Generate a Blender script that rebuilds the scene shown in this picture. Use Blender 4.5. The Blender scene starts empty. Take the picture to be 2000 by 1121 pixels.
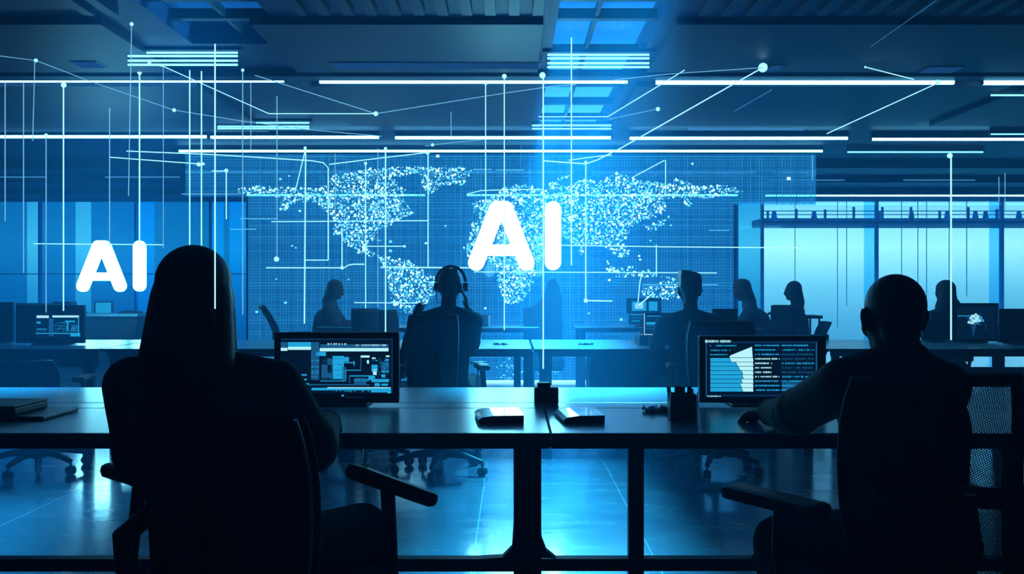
import bpy, bmesh, math, random
from mathutils import Vector, Matrix, Quaternion
random.seed(7)
PI = math.pi
C = bpy.context.scene.collection
F, CX, CY, EYE = 1800.0, 1000.0, 560.5, 1.2

def W(px, py, Z):
    "world point seen at a place of the photograph, at depth Z"
    return Vector(((px-CX)/F*Z, Z, EYE-(py-CY)/F*Z))
def WX(px, Z): return (px-CX)/F*Z
def WZ(py, Z): return EYE-(py-CY)/F*Z

# ------------------------------------------------------------------ materials
MATS = {}
def mat(name, col=(.1,.1,.1), rough=.5, metal=0.0, emit=None, strength=0.0, alpha=None, noise=None, spec=.5, coat=0):
    if name in MATS: return MATS[name]
    m = bpy.data.materials.new(name); m.use_nodes = True
    nt = m.node_tree; b = nt.nodes['Principled BSDF']
    b.inputs['Base Color'].default_value = (*col, 1)
    b.inputs['Roughness'].default_value = rough
    b.inputs['Metallic'].default_value = metal
    b.inputs['Specular IOR Level'].default_value = spec
    b.inputs['Coat Weight'].default_value = coat
    if emit:
        b.inputs['Emission Color'].default_value = (*emit, 1)
        b.inputs['Emission Strength'].default_value = strength
    if noise:
        tc = nt.nodes.new('ShaderNodeTexCoord'); n = nt.nodes.new('ShaderNodeTexNoise')
        n.inputs['Scale'].default_value = noise[0]; n.inputs['Detail'].default_value = 5
        bp = nt.nodes.new('ShaderNodeBump'); bp.inputs['Strength'].default_value = noise[1]
        bp.inputs['Distance'].default_value = noise[2] if len(noise) > 2 else .01
        nt.links.new(tc.outputs['Object'], n.inputs['Vector'])
        nt.links.new(n.outputs['Fac'], bp.inputs['Height'])
        nt.links.new(bp.outputs['Normal'], b.inputs['Normal'])
    MATS[name] = m
    return m
def emi(name, col, s):
    if name in MATS: return MATS[name]
    m = bpy.data.materials.new(name); m.use_nodes = True
    nt = m.node_tree; nt.nodes.clear()
    e = nt.nodes.new('ShaderNodeEmission'); o = nt.nodes.new('ShaderNodeOutputMaterial')
    e.inputs[0].default_value = (*col, 1); e.inputs[1].default_value = s
    nt.links.new(e.outputs[0], o.inputs[0])
    MATS[name] = m
    return m
def film(name, tint, ecol=(0,0,0), es=0.0, gloss=.06, rough=.05):
    "clear tinted glass or projection film: tinted see-through, a little gloss, optional own light"
    if name in MATS: return MATS[name]
    m = bpy.data.materials.new(name); m.use_nodes = True
    nt = m.node_tree; nt.nodes.clear(); N = nt.nodes.new; L = nt.links.new
    t = N('ShaderNodeBsdfTransparent'); t.inputs[0].default_value = (*tint, 1)
    g = N('ShaderNodeBsdfGlossy'); g.inputs['Roughness'].default_value = rough; g.inputs[0].default_value = (.8,.9,1,1)
    mx = N('ShaderNodeMixShader'); mx.inputs[0].default_value = gloss
    L(t.outputs[0], mx.inputs[1]); L(g.outputs[0], mx.inputs[2])
    o = N('ShaderNodeOutputMaterial'); out = mx
    if es > 0:
        e = N('ShaderNodeEmission'); e.inputs[0].default_value = (*ecol, 1); e.inputs[1].default_value = es
        a = N('ShaderNodeAddShader'); L(mx.outputs[0], a.inputs[0]); L(e.outputs[0], a.inputs[1]); out = a
    L(out.outputs[0], o.inputs[0])
    MATS[name] = m
    return m

# ------------------------------------------------------------------ mesh builder
class MB:
    def __init__(s): s.v=[]; s.f=[]; s.mi=[]; s.sm=[]
    def add(s, vs, fs, m=0, smooth=False):
        o=len(s.v); s.v += [tuple(p) for p in vs]
        s.f += [tuple(i+o for i in f) for f in fs]; s.mi += [m]*len(fs); s.sm += [smooth]*len(fs)
        return s
    def box(s, x0,x1,y0,y1,z0,z1, m=0, bev=0, M=None):
        if bev <= 0:
            vs=[(x0,y0,z0),(x1,y0,z0),(x1,y1,z0),(x0,y1,z0),(x0,y0,z1),(x1,y0,z1),(x1,y1,z1),(x0,y1,z1)]
            fs=[(3,2,1,0),(4,5,6,7),(0,1,5,4),(1,2,6,5),(2,3,7,6),(3,0,4,7)]
        else:
            bm=bmesh.new(); bmesh.ops.create_cube(bm,size=1)
            for v in bm.verts:
                v.co=Vector(((x0+x1)/2+v.co.x*(x1-x0),(y0+y1)/2+v.co.y*(y1-y0),(z0+z1)/2+v.co.z*(z1-z0)))
            bmesh.ops.bevel(bm,geom=bm.edges[:],offset=bev,segments=2,affect='EDGES',profile=.5)
            bm.verts.index_update()
            vs=[v.co.copy() for v in bm.verts]; fs=[[v.index for v in f.verts] for f in bm.faces]; bm.free()
        if M: vs=[M@Vector(p) for p in vs]
        return s.add(vs,fs,m)
    def tube(s, pts, r, n=8, m=0, cap=True):
        pts=[Vector(p) for p in pts]; k=len(pts)
        rs=r if isinstance(r,(list,tuple)) else [r]*k
        vs=[]; fs=[]; up=None
        for i,p in enumerate(pts):
            d=(pts[min(i+1,k-1)]-pts[max(i-1,0)]).normalized()
            if up is None:
                up=Vector((0,0,1)) if abs(d.z)<.9 else Vector((1,0,0))
            a=d.cross(up).normalized(); b=a.cross(d).normalized(); up=b
            for j in range(n):
                t=2*PI*j/n; vs.append(p+(a*math.cos(t)+b*math.sin(t))*rs[i])
        for i in range(k-1):
            for j in range(n):
                fs.append((i*n+j,i*n+(j+1)%n,(i+1)*n+(j+1)%n,(i+1)*n+j))
        s.add(vs,fs,m,True)
        if cap: s.add(vs[:n],[tuple(range(n))[::-1]],m); s.add(vs[-n:],[tuple(range(n))],m)
        return s
    def ball(s, c, r, m=0, seg=14, ring=8, M=None):
        r = r if isinstance(r,(list,tuple)) else (r,r,r)
        vs=[Vector((0,0,r[2]))]
        for i in range(1,ring):
            a=PI*i/ring
            for j in range(seg):
                b=2*PI*j/seg; vs.append(Vector((r[0]*math.sin(a)*math.cos(b),r[1]*math.sin(a)*math.sin(b),r[2]*math.cos(a))))
        vs.append(Vector((0,0,-r[2]))); fs=[]
        for j in range(seg): fs.append((0,1+j,1+(j+1)%seg))
        for i in range(ring-2):
            for j in range(seg):
                a=1+i*seg; fs.append((a+j,a+seg+j,a+seg+(j+1)%seg,a+(j+1)%seg))
        a=1+(ring-2)*seg; e=len(vs)-1
        for j in range(seg): fs.append((a+j,e,a+(j+1)%seg))
        if M: vs=[M@p for p in vs]
        c=Vector(c); vs=[p+c for p in vs]
        return s.add(vs,fs,m,True)
    def cap(s, a, b, ra, rb, n=12, m=0):
        "tapered capsule with round ends"
        a=Vector(a); b=Vector(b); s.tube([a,b],[ra,rb],n,m); s.ball(a,ra,m,n,8); s.ball(b,rb,m,n,8); return s
    def prism(s, poly, y0, y1, m=0, axis='Y'):
        "polygon in the (x,z) plane, thickness along y (or in another plane)"
        n=len(poly)
        if axis=='Y': vs=[(x,y0,z) for x,z in poly]+[(x,y1,z) for x,z in poly]
        elif axis=='X': vs=[(y0,x,z) for x,z in poly]+[(y1,x,z) for x,z in poly]
        else: vs=[(x,z,y0) for x,z in poly]+[(x,z,y1) for x,z in poly]
        fs=[tuple(range(n)),tuple(range(2*n-1,n-1,-1))]+[(i,i+n,(i+1)%n+n,(i+1)%n) for i in range(n)]
        return s.add(vs,fs,m)
    def quad(s, a,b,c,d, m=0): return s.add([a,b,c,d],[(0,1,2,3)],m)
    def mesh(s, name, mats, origin=(0,0,0)):
        me=bpy.data.meshes.new(name); ox,oy,oz=origin
        me.from_pydata([(x-ox,y-oy,z-oz) for x,y,z in s.v],[],s.f)
        for mm in (mats if isinstance(mats,(list,tuple)) else [mats]): me.materials.append(mm)
        me.polygons.foreach_set('material_index', s.mi); me.polygons.foreach_set('use_smooth', s.sm)
        bm=bmesh.new(); bm.from_mesh(me); bmesh.ops.recalc_face_normals(bm,faces=bm.faces[:]); bm.to_mesh(me); bm.free()
        me.update(); return me
    def build(s, name, mats, parent=None, origin=(0,0,0)):
        o=bpy.data.objects.new(name, s.mesh(name,mats,origin)); C.objects.link(o)
        if parent: o.parent=parent
        return o
def tag(o,label=None,cat=None,group=None,kind=None):
    if label: o['label']=label
    if cat: o['category']=cat
    if group: o['group']=group
    if kind: o['kind']=kind
    return o
def thing(name,label,cat,loc=(0,0,0),rz=0,group=None):
    o=bpy.data.objects.new(name,None); C.objects.link(o); o.location=loc; o.rotation_euler=(0,0,rz)
    o.empty_display_size=.1
    return tag(o,label,cat,group)
def struct(name,mb,m,parent=None):
    o=mb.build(name,m,parent); 
    if not parent: o['kind']='structure'
    return o
def copy_thing(o,parent=None):
    c=o.copy(); C.objects.link(c); c.parent=parent
    for ch in o.children: copy_thing(ch,c)
    return c

# ------------------------------------------------------------------ palette
CY1=(.30,.78,1.0)
M_tube=emi('lamp_light',(.15,.66,1.0),16)
M_tube2=emi('lamp_light_dim',(.15,.62,1.0),4.0)
M_slot=emi('vent_glow_blue',(.03,.17,.55),.35)
M_letter=emi('sign_light',(.20,.78,1.0),24)
M_h1=emi('hologram_bright',(.30,.80,1.0),2.2)
M_h2=emi('hologram_medium',(.22,.66,1.0),.95)
M_h3=emi('hologram_faint',(.08,.40,.85),.7)
M_black=mat('black_plastic',(.012,.014,.022),.45)
M_fab=mat('dark_chair_fabric',(.022,.025,.040),.9,noise=(180,.4,.002))
M_metal=mat('dark_metal',(.03,.035,.05),.35,.6)
M_chrome=mat('pale_chrome',(.75,.8,.8),.22,1.0)
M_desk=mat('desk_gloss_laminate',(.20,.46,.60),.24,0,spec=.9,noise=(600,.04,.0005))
M_deskedge=mat('desk_dark_edge',(.010,.016,.035),.5)
M_paper=mat('coated_paper',(.62,.70,.74),.22,spec=1.0,coat=.6)
M_white=mat('pale_laminate',(.55,.62,.66),.4)
M_ceil=mat('ceiling_paint_navy',(.035,.026,.10),.55,noise=(3,.15,.02))
M_ceil2=mat('ceiling_raft_dark',(.014,.010,.04),.5,noise=(4,.2,.01))
M_wall=mat('wall_paint_blue',(.05,.12,.25),.6)
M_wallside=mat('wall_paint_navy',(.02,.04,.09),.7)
M_mull=mat('mullion_blue_metal',(.03,.12,.30),.4,.2)
M_screenoff=mat('screen_black_glass',(.004,.007,.015),.12)
M_scr=emi('screen_backlight_navy',(.004,.03,.10),.25)
M_ui1=emi('screen_white_cyan',(.45,.9,1.0),1.15)
M_ui2=emi('screen_cyan',(.02,.50,.95),.85)
M_ui3=emi('screen_blue',(.02,.24,.6),.45)
M_ui4=emi('screen_dark_blue',(.01,.09,.30),.35)
SCR=[M_scr,M_ui1,M_ui2,M_ui3,M_ui4]
M_skin=mat('skin',(.085,.055,.04),.7,spec=.25)
M_hairm=mat('dark_hair',(.012,.010,.010),.5,noise=(90,.5,.004))
M_coat=mat('black_wool',(.045,.045,.060),.85,noise=(60,.4,.003))
M_coat2=mat('charcoal_cotton',(.05,.048,.062),.85,noise=(60,.4,.003))
M_trou=mat('black_trousers',(.008,.009,.014),.85)
M_shoe=mat('black_leather',(.008,.008,.010),.4)

# ------------------------------------------------------------------ world, camera, view
sc=bpy.context.scene
w=bpy.data.worlds.new('world'); sc.world=w; w.use_nodes=True
nt=w.node_tree; nt.nodes.clear(); N=nt.nodes.new; L=nt.links.new
tc=N('ShaderNodeTexCoord'); sp=N('ShaderNodeSeparateXYZ'); mr=N('ShaderNodeMapRange')
cr=N('ShaderNodeValToRGB'); bg=N('ShaderNodeBackground'); wo=N('ShaderNodeOutputWorld')
L(tc.outputs['Generated'],sp.inputs[0]); L(sp.outputs['Z'],mr.inputs['Value'])
mr.inputs['From Min'].default_value=-.08; mr.inputs['From Max'].default_value=.40
L(mr.outputs[0],cr.inputs[0]); L(cr.outputs[0],bg.inputs[0]); L(bg.outputs[0],wo.inputs[0])
def ramp(cr,stops):
    e=cr.color_ramp.elements
    e[0].position=stops[0][0]; e[0].color=(*stops[0][1],1)
    e[1].position=stops[-1][0]; e[1].color=(*stops[-1][1],1)
    for p,c in stops[1:-1]:
        k=e.new(p); k.color=(*c,1)
ramp(cr,[(0,(.03,.17,.27)),(.10,(.07,.32,.46)),(.17,(.14,.52,.66)),(.25,(.34,.88,.95)),(.36,(.14,.6,.85)),(.70,(.012,.15,.42)),(1,(.005,.08,.30))])
bg.inputs[1].default_value=2.7

cam=bpy.data.cameras.new('camera'); co=bpy.data.objects.new('camera',cam); C.objects.link(co)
co.location=(0,0,EYE); co.rotation_euler=(PI/2,0,0); cam.sensor_width=36; cam.lens=36*F/2000
cam.clip_start=.05; cam.clip_end=200; sc.camera=co
vs=sc.view_settings; vs.view_transform='Standard'; vs.look='None'; vs.gamma=1; vs.exposure=0; vs.use_curve_mapping=False
sc.cycles.use_denoising=True
sc.cycles.max_bounces=6; sc.cycles.diffuse_bounces=2; sc.cycles.glossy_bounces=3; sc.cycles.volume_bounces=1
sc.cycles.transparent_max_bounces=24; sc.cycles.transmission_bounces=4
sc.cycles.volume_step_rate=1; sc.cycles.sample_clamp_indirect=4
sc.cycles.caustics_reflective=False; sc.cycles.caustics_refractive=False

sun=bpy.data.lights.new('daylight_through_skylights','SUN'); sun.color=(.07,.72,1.0); sun.energy=60; sun.angle=math.radians(14)
so=bpy.data.objects.new('daylight_through_skylights',sun); C.objects.link(so)
so.rotation_euler=Vector((.14,.50,.86)).to_track_quat('Z','Y').to_euler()

# ------------------------------------------------------------------ room shell
H=3.1; YB=-1.6; YF=19.5; XW=13.0
def floor_mat():
    m=bpy.data.materials.new('polished_dark_floor_tiles'); m.use_nodes=True
    nt=m.node_tree; b=nt.nodes['Principled BSDF']; N=nt.nodes.new; L=nt.links.new
    tc=N('ShaderNodeTexCoord'); mp=N('ShaderNodeMapping'); br=N('ShaderNodeTexBrick')
    mp.inputs['Rotation'].default_value=(0,0,math.radians(0)); mp.inputs['Location'].default_value=(.17,.78,0)
    L(tc.outputs['Object'],mp.inputs['Vector']); L(mp.outputs[0],br.inputs['Vector'])
    br.offset=0; br.inputs['Scale'].default_value=1; br.inputs['Brick Width'].default_value=.8; br.inputs['Row Height'].default_value=1.6
    br.inputs['Mortar Size'].default_value=.004; br.inputs['Mortar Smooth'].default_value=0
    br.inputs['Color1'].default_value=(.13,.20,.26,1); br.inputs['Color2'].default_value=(.11,.18,.235,1)
    br.inputs['Mortar'].default_value=(.30,.42,.50,1)
    L(br.outputs['Color'],b.inputs['Base Color'])
    n=N('ShaderNodeTexNoise'); n.inputs['Scale'].default_value=3.0; n.inputs['Detail'].default_value=6; n.inputs['Roughness'].default_value=.6
    mp2=N('ShaderNodeMapping'); mp2.inputs['Scale'].default_value=(.9,3.2,1); mp2.inputs['Rotation'].default_value=(0,0,.35)
    L(tc.outputs['Object'],mp2.inputs['Vector']); L(mp2.outputs[0],n.inputs['Vector'])
    r=N('ShaderNodeMapRange'); r.inputs['From Min'].default_value=.35; r.inputs['From Max'].default_value=.65
    r.inputs['To Min'].default_value=.13; r.inputs['To Max'].default_value=.30; L(n.outputs['Fac'],r.inputs[0]); L(r.outputs[0],b.inputs['Roughness'])
    bp=N('ShaderNodeBump'); bp.inputs['Strength'].default_value=.35; bp.inputs['Distance'].default_value=.006
    L(n.outputs['Fac'],bp.inputs['Height']); L(bp.outputs[0],b.inputs['Normal'])
    b.inputs['Specular IOR Level'].default_value=.9; b.inputs['Coat Weight'].default_value=.8; b.inputs['Coat Roughness'].default_value=.13
    return m
struct('floor',MB().box(-XW,XW,YB,YF,-.1,0),floor_mat())
# ceiling with two skylight openings
SKY=[(.32,1.06,5.3,11.7),(-2.50,-1.70,5.3,7.2)]
mb=MB()
(xa0,xa1,ya0,ya1),(xb0,xb1,yb0,yb1)=SKY
mb.box(-XW,xb0,YB,YF,H,H+.2); mb.box(xb1,xa0,YB,YF,H,H+.2); mb.box(xa1,XW,YB,YF,H,H+.2)
mb.box(xa0,xa1,YB,ya0,H,H+.2); mb.box(xa0,xa1,ya1,YF,H,H+.2)
mb.box(xb0,xb1,YB,yb0,H,H+.2); mb.box(xb0,xb1,yb1,YF,H,H+.2)
struct('ceiling',mb,M_ceil)
M_skydark=film('skylight_dimmed_glass',(.45,.55,.65),gloss=.04)  # darker tint added so the left skylight looks dimmer
M_skyglass=film('skylight_glass',(.75,.9,1.0),gloss=.04)
for k,(x0,x1,y0,y1) in enumerate(SKY):
    s_=struct('window_%d'%(k+1),MB().box(x0,x1,y0,y1,H+.14,H+.15),M_skyglass if k==0 else M_skydark)
    mb=MB(); xm=(x0*.6+x1*.4) if k==0 else (x0+x1)/2
    for y in (6.3,6.76,7.75,9.0,9.9,10.8):
        if y<y1: mb.box(x0,x1,y-.035,y+.035,H+.06,H+.135)
    mb.box(xm-.015,xm+.015,y0,y1,H+.07,H+.13)
    struct('window_frame',mb,M_black,s_)
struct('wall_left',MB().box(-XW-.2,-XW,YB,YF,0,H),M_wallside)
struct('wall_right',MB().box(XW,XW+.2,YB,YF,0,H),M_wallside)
struct('wall_back',MB().box(-XW,XW,YB-.2,YB,0,H),M_wallside)
# far facade: solid middle, tinted glass on the left, clear glazing on the right
zt=WZ(388,YF)
xL=WX(483,YF); xR=WX(1438,YF)
mb=MB(); mb.box(xL,xR,YF,YF+.15,0,H); mb.box(-XW,xL,YF,YF+.15,zt,H); mb.box(xR,XW,YF,YF+.15,zt,H)
struct('wall_far',mb,M_wall)
M_gl_blue=film('glass_blue_film',(.09,.38,.58),gloss=.05)
M_gl_lt=film('glass_pale_film',(.32,.66,.80),gloss=.05)
M_gl_mid=film('glass_sky_film',(.07,.50,.80),gloss=.05)
M_gl_clear=film('glass_clear',(.92,.97,1.0),gloss=.05)
M_gl_cyan=film('glass_cyan_film',(.35,.78,1.0),gloss=.05)
lp=[(-170,50,M_gl_blue),(50,76,M_gl_lt),(76,145,M_gl_blue),(145,176,M_gl_lt),(176,264,M_gl_blue),(264,300,M_gl_mid),(300,410,M_gl_blue),(410,436,M_gl_mid),(436,446,M_gl_blue),(446,483,M_gl_mid)]
n=3
mb=MB(); mats=[]; 
for a,b,m in lp:
    if m not in mats: mats.append(m)
    mb.box(WX(a,YF),WX(b,YF),YF+.05,YF+.06,0,zt,mats.index(m))
s_=struct('window_3',mb,mats)
mb=MB()
for px in (76,264,410,483): mb.box(WX(px,YF)-.02,WX(px,YF)+.02,YF,YF+.10,0,zt)
mb.box(-XW,xL,YF,YF+.1,zt-.06,zt); mb.box(-XW,xL,YF,YF+.1,WZ(535,YF)-.01,WZ(535,YF)+.01)
struct('window_frame',mb,M_mull,s_)
rp=[(1438,1488,M_gl_lt,4),(1488,1712,M_gl_clear,5),(1712,1957,M_gl_clear,6),(1957,2240,M_gl_clear,7)]
for a,b,m,k in rp:
    s_=struct('window_%d'%k,MB().box(WX(a,YF),WX(b,YF),YF+.05,YF+.06,0,zt),m)
    mb=MB(); x0=WX(a,YF); x1=WX(b,YF)
    mb.box(x0,x0+.045,YF,YF+.12,0,zt); mb.box(x0,x1,YF,YF+.12,zt-.05,zt)
    if k>4: mb.box(x0,x1,YF-.02,YF+.12,WZ(437,YF),WZ(431,YF))
    mb.box(x0,x1,YF,YF+.12,0,.05)
    struct('window_frame',mb,M_mull,s_)
    if k>4:
        w_=(.16 if k==5 else .27)
        if k>5: struct('window_reveal',MB().box(x0-.25,x0,YF+.02,YF+.05,0,zt),M_gl_cyan,s_)
        wires=[x0+(x1-x0)*f for f in ((.29,.66,.74) if k==5 else (.2,.33,.4,.58,.72) if k==6 else (.2,.4))]
        mb=MB()
        for q,x in enumerate(wires): mb.box(x-.006,x+.006,YF+.0,YF+.012,(.6,.35,.8,.4,1.0)[q%5],zt-.05)
        struct('blind_cord',mb,M_mull,s_)
# walkway with a railing outside the glazing
YO=26.0
wk=thing('walkway','outdoor walkway with thin metal railing seen through the upper right windows','walkway',(12,YO,0))
wo_=(12,YO,0)
MB().box(WX(1490,YO),WX(2300,YO),YO,YO+1.2,WZ(432,YO)-.12,WZ(426,YO)).build('deck',M_mull,wk,wo_)
mb=MB()
for py in (412,419): mb.box(WX(1492,YO),WX(2300,YO),YO,YO+.03,WZ(py,YO)-.012,WZ(py,YO)+.012)
mb.build('rail',M_mull,wk,wo_)
for px in range(1500,2200,56):
    h=random.choice((404,408,411,409)); MB().box(WX(px,YO)-.03,WX(px,YO)+.03,YO,YO+.05,WZ(430,YO),WZ(h,YO)).build('post',M_mull,wk,wo_)
for px in (1512,1590,1720,1780,1850,1905,1925,1990):
    MB().cap(W(px,426,YO+.5),W(px,415,YO+.5),.09,.06,8).build('planter',M_mull,wk,wo_)

# ceiling details
mb=MB()
for i in range(64):
    x=-2.9+i*.16
    if any(a-.12<x<b+.12 for a,b,_,_ in SKY): continue
    mb.box(x,x+.07,3.0,6.25,H-.06,H)
struct('trim_1',mb,M_ceil2)
struct('beam_1',MB().box(-XW,XW,8.05,8.22,H-.06,H+.0),M_ceil2)
for k,(x0,x1,y0,y1) in enumerate([(-1.85,.22,6.5,7.95),(1.16,4.6,6.5,7.95),(-7.2,-2.9,6.5,7.95),(-1.85,.22,8.5,10.6),(1.16,4.6,8.5,10.6),(-7.2,-2.9,8.5,11.0),(4.8,9,6.5,10.6)]):
    struct('ceiling_raft',MB().box(x0,x1,y0,y1,H-.05,H-.001),M_ceil2)
for k in (1,2,3):
    struct('trim_%d'%(k+1),MB().box(-XW,XW,11.9+k*1.9,12.0+k*1.9,H-.12,H),M_ceil2)
SL=[('glowing vent slot in the ceiling left of the skylight','thin dim blue',650,1052,127),('short dim blue glowing vent slot in the ceiling right of the large glowing node','',1500,1524,132),('dim blue glowing vent slot at the far right of the ceiling','',1806,1870,135),('dim blue glowing vent slot above the gap in the front light row, left half of ceiling','',668,700,128),('faint short blue glowing vent slot at the left side of the ceiling','',150,195,125)]
for i,(lab,_,a,b,y) in enumerate(SL):  # ceiling vents whose blue glow is put in as emission, not lamps
    Z=1.85*F/(CY-y)
    t=thing('glowing_vent_slot',('thin dim blue '+lab) if i==0 else lab,'ceiling light',(WX((a+b)/2,Z),Z,H-.02),0,'blue glowing vent slots in the ceiling')
    o=tuple(t.location); MB().box(WX(a,Z),WX(b,Z),Z-.09,Z+.09,H-.062,H-.055).build('diffuser',M_slot,t,o)
    MB().box(WX(a,Z)-.02,WX(b,Z)+.02,Z-.1,Z+.1,H-.055,H-.05).build('frame',M_black,t,o)

# linear lamps
def lamp(x0p,x1p,py,Z,r,label,m=M_tube,group=None):
    z=WZ(py,Z); x0,x1=WX(x0p,Z),WX(x1p,Z); o=((x0+x1)/2,Z,z)
    t=thing('linear_ceiling_lamp',label,'ceiling lamp',o,0,group)
    MB().tube([(x0,Z,z),(x1,Z,z)],r,10).build('tube',m,t,o)
    MB().box(x0-.01,x1+.01,Z-r*.9,Z+r*.9,z+r*.9,H).build('housing',M_black,t,o)
    for x in (x0-.02,x1+.004): MB().box(x,x+.016,Z-r,Z+r,z-r,z+r*1.5).build('end_cap',M_black,t,o)
Z1=8.28; g='front row of linear lamps'
lamp(-190,555,156,Z1,.022,'brightest front-row tube lamp at the far left of the ceiling',group=g)
lamp(625,1225,158,Z1,.023,'bright front-row tube lamp left of and across the skylight',group=g)
lamp(1281,1862,160,Z1,.023,'bright front-row tube lamp right of the skylight, under the large round node',group=g)
lamp(1920,2300,161,Z1,.022,'front-row tube lamp cut off by the right edge of the picture',group=g)
Z2=11.25; g='second row of linear lamps'
lamp(-100,404,267,Z2,.018,'second-row tube lamp above the left sign',group=g)
lamp(412,740,268,Z2,.018,'second-row tube lamp left of the middle, under the small three-tube light',group=g)
lamp(772,1193,269,Z2,.018,'second-row tube lamp above the large middle sign',group=g)
lamp(1230,1655,270,Z2,.018,'second-row tube lamp right of the middle, above the world map\'s Asia',group=g)
lamp(1703,2300,272,Z2,.017,'second-row tube lamp over the bright windows on the right',group=g)
Z3=12.4; g='third row of linear lamps'
lamp(350,1606,295,Z3,.016,'one long thin tube lamp running along the top of the world map display',group=g)
lamp(1655,1920,297,Z3,.010,'thin faint tube lamp above the node on the right window line',m=M_tube2,group=g)
Z4=18.6; g='farthest row of linear lamps'
lamp(483,830,379,Z4,.040,'farthest-row tube lamp crossing North America on the map',group=g)
lamp(912,1440,379,Z4,.040,'farthest-row tube lamp crossing Europe and Asia on the map',group=g)
lamp(1495,2200,382,Z4,.016,'farthest-row tube lamp along the top of the bright windows',group=g)
for a,b,y,lab in ((1935,2100,186,'short tube lamp at the right picture edge, just under the front row'),(1935,2100,262,'short tube lamp at the right picture edge, just above the second row')):
    lamp(a,b,y,1.82*F/(CY-y),.008,lab,M_tube2,'short lamps at the right edge')
def louvre(x0p,x1p,ys,lab,m):
    "several slim tubes stacked one above the other in a hanging fixture"
    zc=1.86*F/(CY-min(ys)); x0,x1=WX(x0p,zc),WX(x1p,zc); o=((x0+x1)/2,zc,H-.02)
    t=thing('louvre_light',lab,'ceiling light',o,0,'multi-tube hanging lights')
    zb=WZ(max(ys),zc)
    MB().box(x0-.04,x1+.04,zc-.03,zc+.03,H-.025,H-.001).build('housing',M_black,t,o)
    for y in ys: MB().tube([(x0,zc,WZ(y,zc)),(x1,zc,WZ(y,zc))],.0085,8,0).build('tube',m,t,o)
    for f in (0,.33,.84,1):
        x=x0+(x1-x0)*f; MB().box(x-.006,x+.006,zc+.009,zc+.02,zb-.01,H-.025).build('bracket',M_black,t,o)
louvre(250,464,(103,109.5,118.5,126.5),'four-tube light panel on the ceiling at the left',M_tube2)
louvre(1069,1268,(107,114,123.5,131),'four-tube light panel hanging across the skylight',M_tube2)
louvre(425,604,(240,247,251),'small three-tube light panel between first and second lamp rows, left',M_tube2)
louvre(1039,1194,(245,251.5),'two-tube light panel across the far end of the skylight',M_tube2)
for a,b,y,lab in ((1505,1650,353,'faint line lamp under the ceiling at the display right edge'),(1765,1905,353,'faint line lamp right of the node, over the windows'),(1345,1570,254,'faint thin line lamp just above the second row on the right'),(205,350,347,'faint line lamp above the left sign'),(0,90,347,'faint line lamp at the far left')):
    Z=1.8*F/(CY-y); 
    if Z>18.9: Z=18.9
    o=W((a+b)/2,y,Z); tag(MB().box(WX(a,Z),WX(b,Z),Z,Z+.02,WZ(y,Z),WZ(y,Z)+.022).build('line_lamp',M_h3,None,o),lab,'ceiling lamp','faint line lamps').location=o

# ------------------------------------------------------------------ haze
hz=MB().box(-XW+.02,XW-.02,YB+.02,YF-.03,.005,H-.002).build('haze',None)
hz['kind']='stuff'; tag(hz,'thin blue haze filling the room','haze')
m=bpy.data.materials.new('haze'); m.use_nodes=True; nt=m.node_tree; nt.nodes.clear()
vsn=nt.nodes.new('ShaderNodeVolumeScatter'); vsn.inputs['Color'].default_value=(.09,.54,.97,1); vsn.inputs['Density'].default_value=.038
vsn.inputs['Anisotropy'].default_value=.2
vab=nt.nodes.new('ShaderNodeVolumeAbsorption'); vab.inputs['Color'].default_value=(.09,.54,.97,1); vab.inputs['Density'].default_value=.035
ad=nt.nodes.new('ShaderNodeAddShader'); nt.links.new(vsn.outputs[0],ad.inputs[0]); nt.links.new(vab.outputs[0],ad.inputs[1])
o_=nt.nodes.new('ShaderNodeOutputMaterial'); nt.links.new(ad.outputs[0],o_.inputs['Volume'])
hz.data.materials.clear(); hz.data.materials.append(m)

# ------------------------------------------------------------------ world map display (projection film on a thin glass wall)
YD=11.6
dsp=thing('projection_display','large see-through glass display showing a dotted world map on a fine blue grid','display',(WX(959,YD),YD,0))
do=tuple(dsp.location)
M_film=film('projection_film',(.50,.72,.90),(.006,.16,.42),.50,gloss=.03)
mb=MB()
mb.box(WX(483,YD),WX(1436,YD),YD,YD+.02,.02,WZ(301,YD))
mb.box(WX(1436,YD),WX(1594,YD),YD,YD+.02,WZ(400,YD),WZ(301,YD))
mb.box(WX(362,YD),WX(483,YD),YD,YD+.02,WZ(384,YD),WZ(301,YD))
mb.build('glass_panel',M_film,dsp,do)
g1=MB(); g2=MB()
def gl(mb,x0,x1,z0,z1,y=YD-.004,m=0): mb.quad((x0,y,z0),(x1,y,z0),(x1,y,z1),(x0,y,z1),m)
st=5.6
px=486
while px<1594:
    t=.0030 if random.random()<.85 else .006
    x=WX(px,YD); y1=745 if px<1436 else 400
    if random.random()>.04: gl(g1,x-t,x+t,WZ(y1,YD),WZ(303,YD),m=0 if random.random()<.75 else 1)
    px+=st
px=364
while px<483: x=WX(px,YD); gl(g1,x-.002,x+.002,WZ(383,YD),WZ(303,YD),m=1); px+=st
py=306
while py<744:
    z=WZ(py,YD); t=.0030 if random.random()<.85 else .006
    gl(g1,WX(486 if py>384 else 364,YD),WX(1434 if py>400 else 1592,YD),z-t,z+t,m=0 if random.random()<.7 else 1)
    py+=st
M_g1=emi('grid_line_blue',(.04,.42,.85),.75); M_g2=emi('grid_line_faint',(.02,.28,.7),.5)
g1.build('grid',[M_g1,M_g2],dsp,do)['kind']='stuff'
mb=MB(); mb.box(WX(483,YD),WX(1436,YD),YD-.02,YD+.04,0,.02); mb.build('bottom_rail',M_metal,dsp,do)
MB().box(WX(925,YD),WX(1182,YD),YD-.03,YD-.02,.0,.03).build('light_bar',M_h1,dsp,do)
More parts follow.
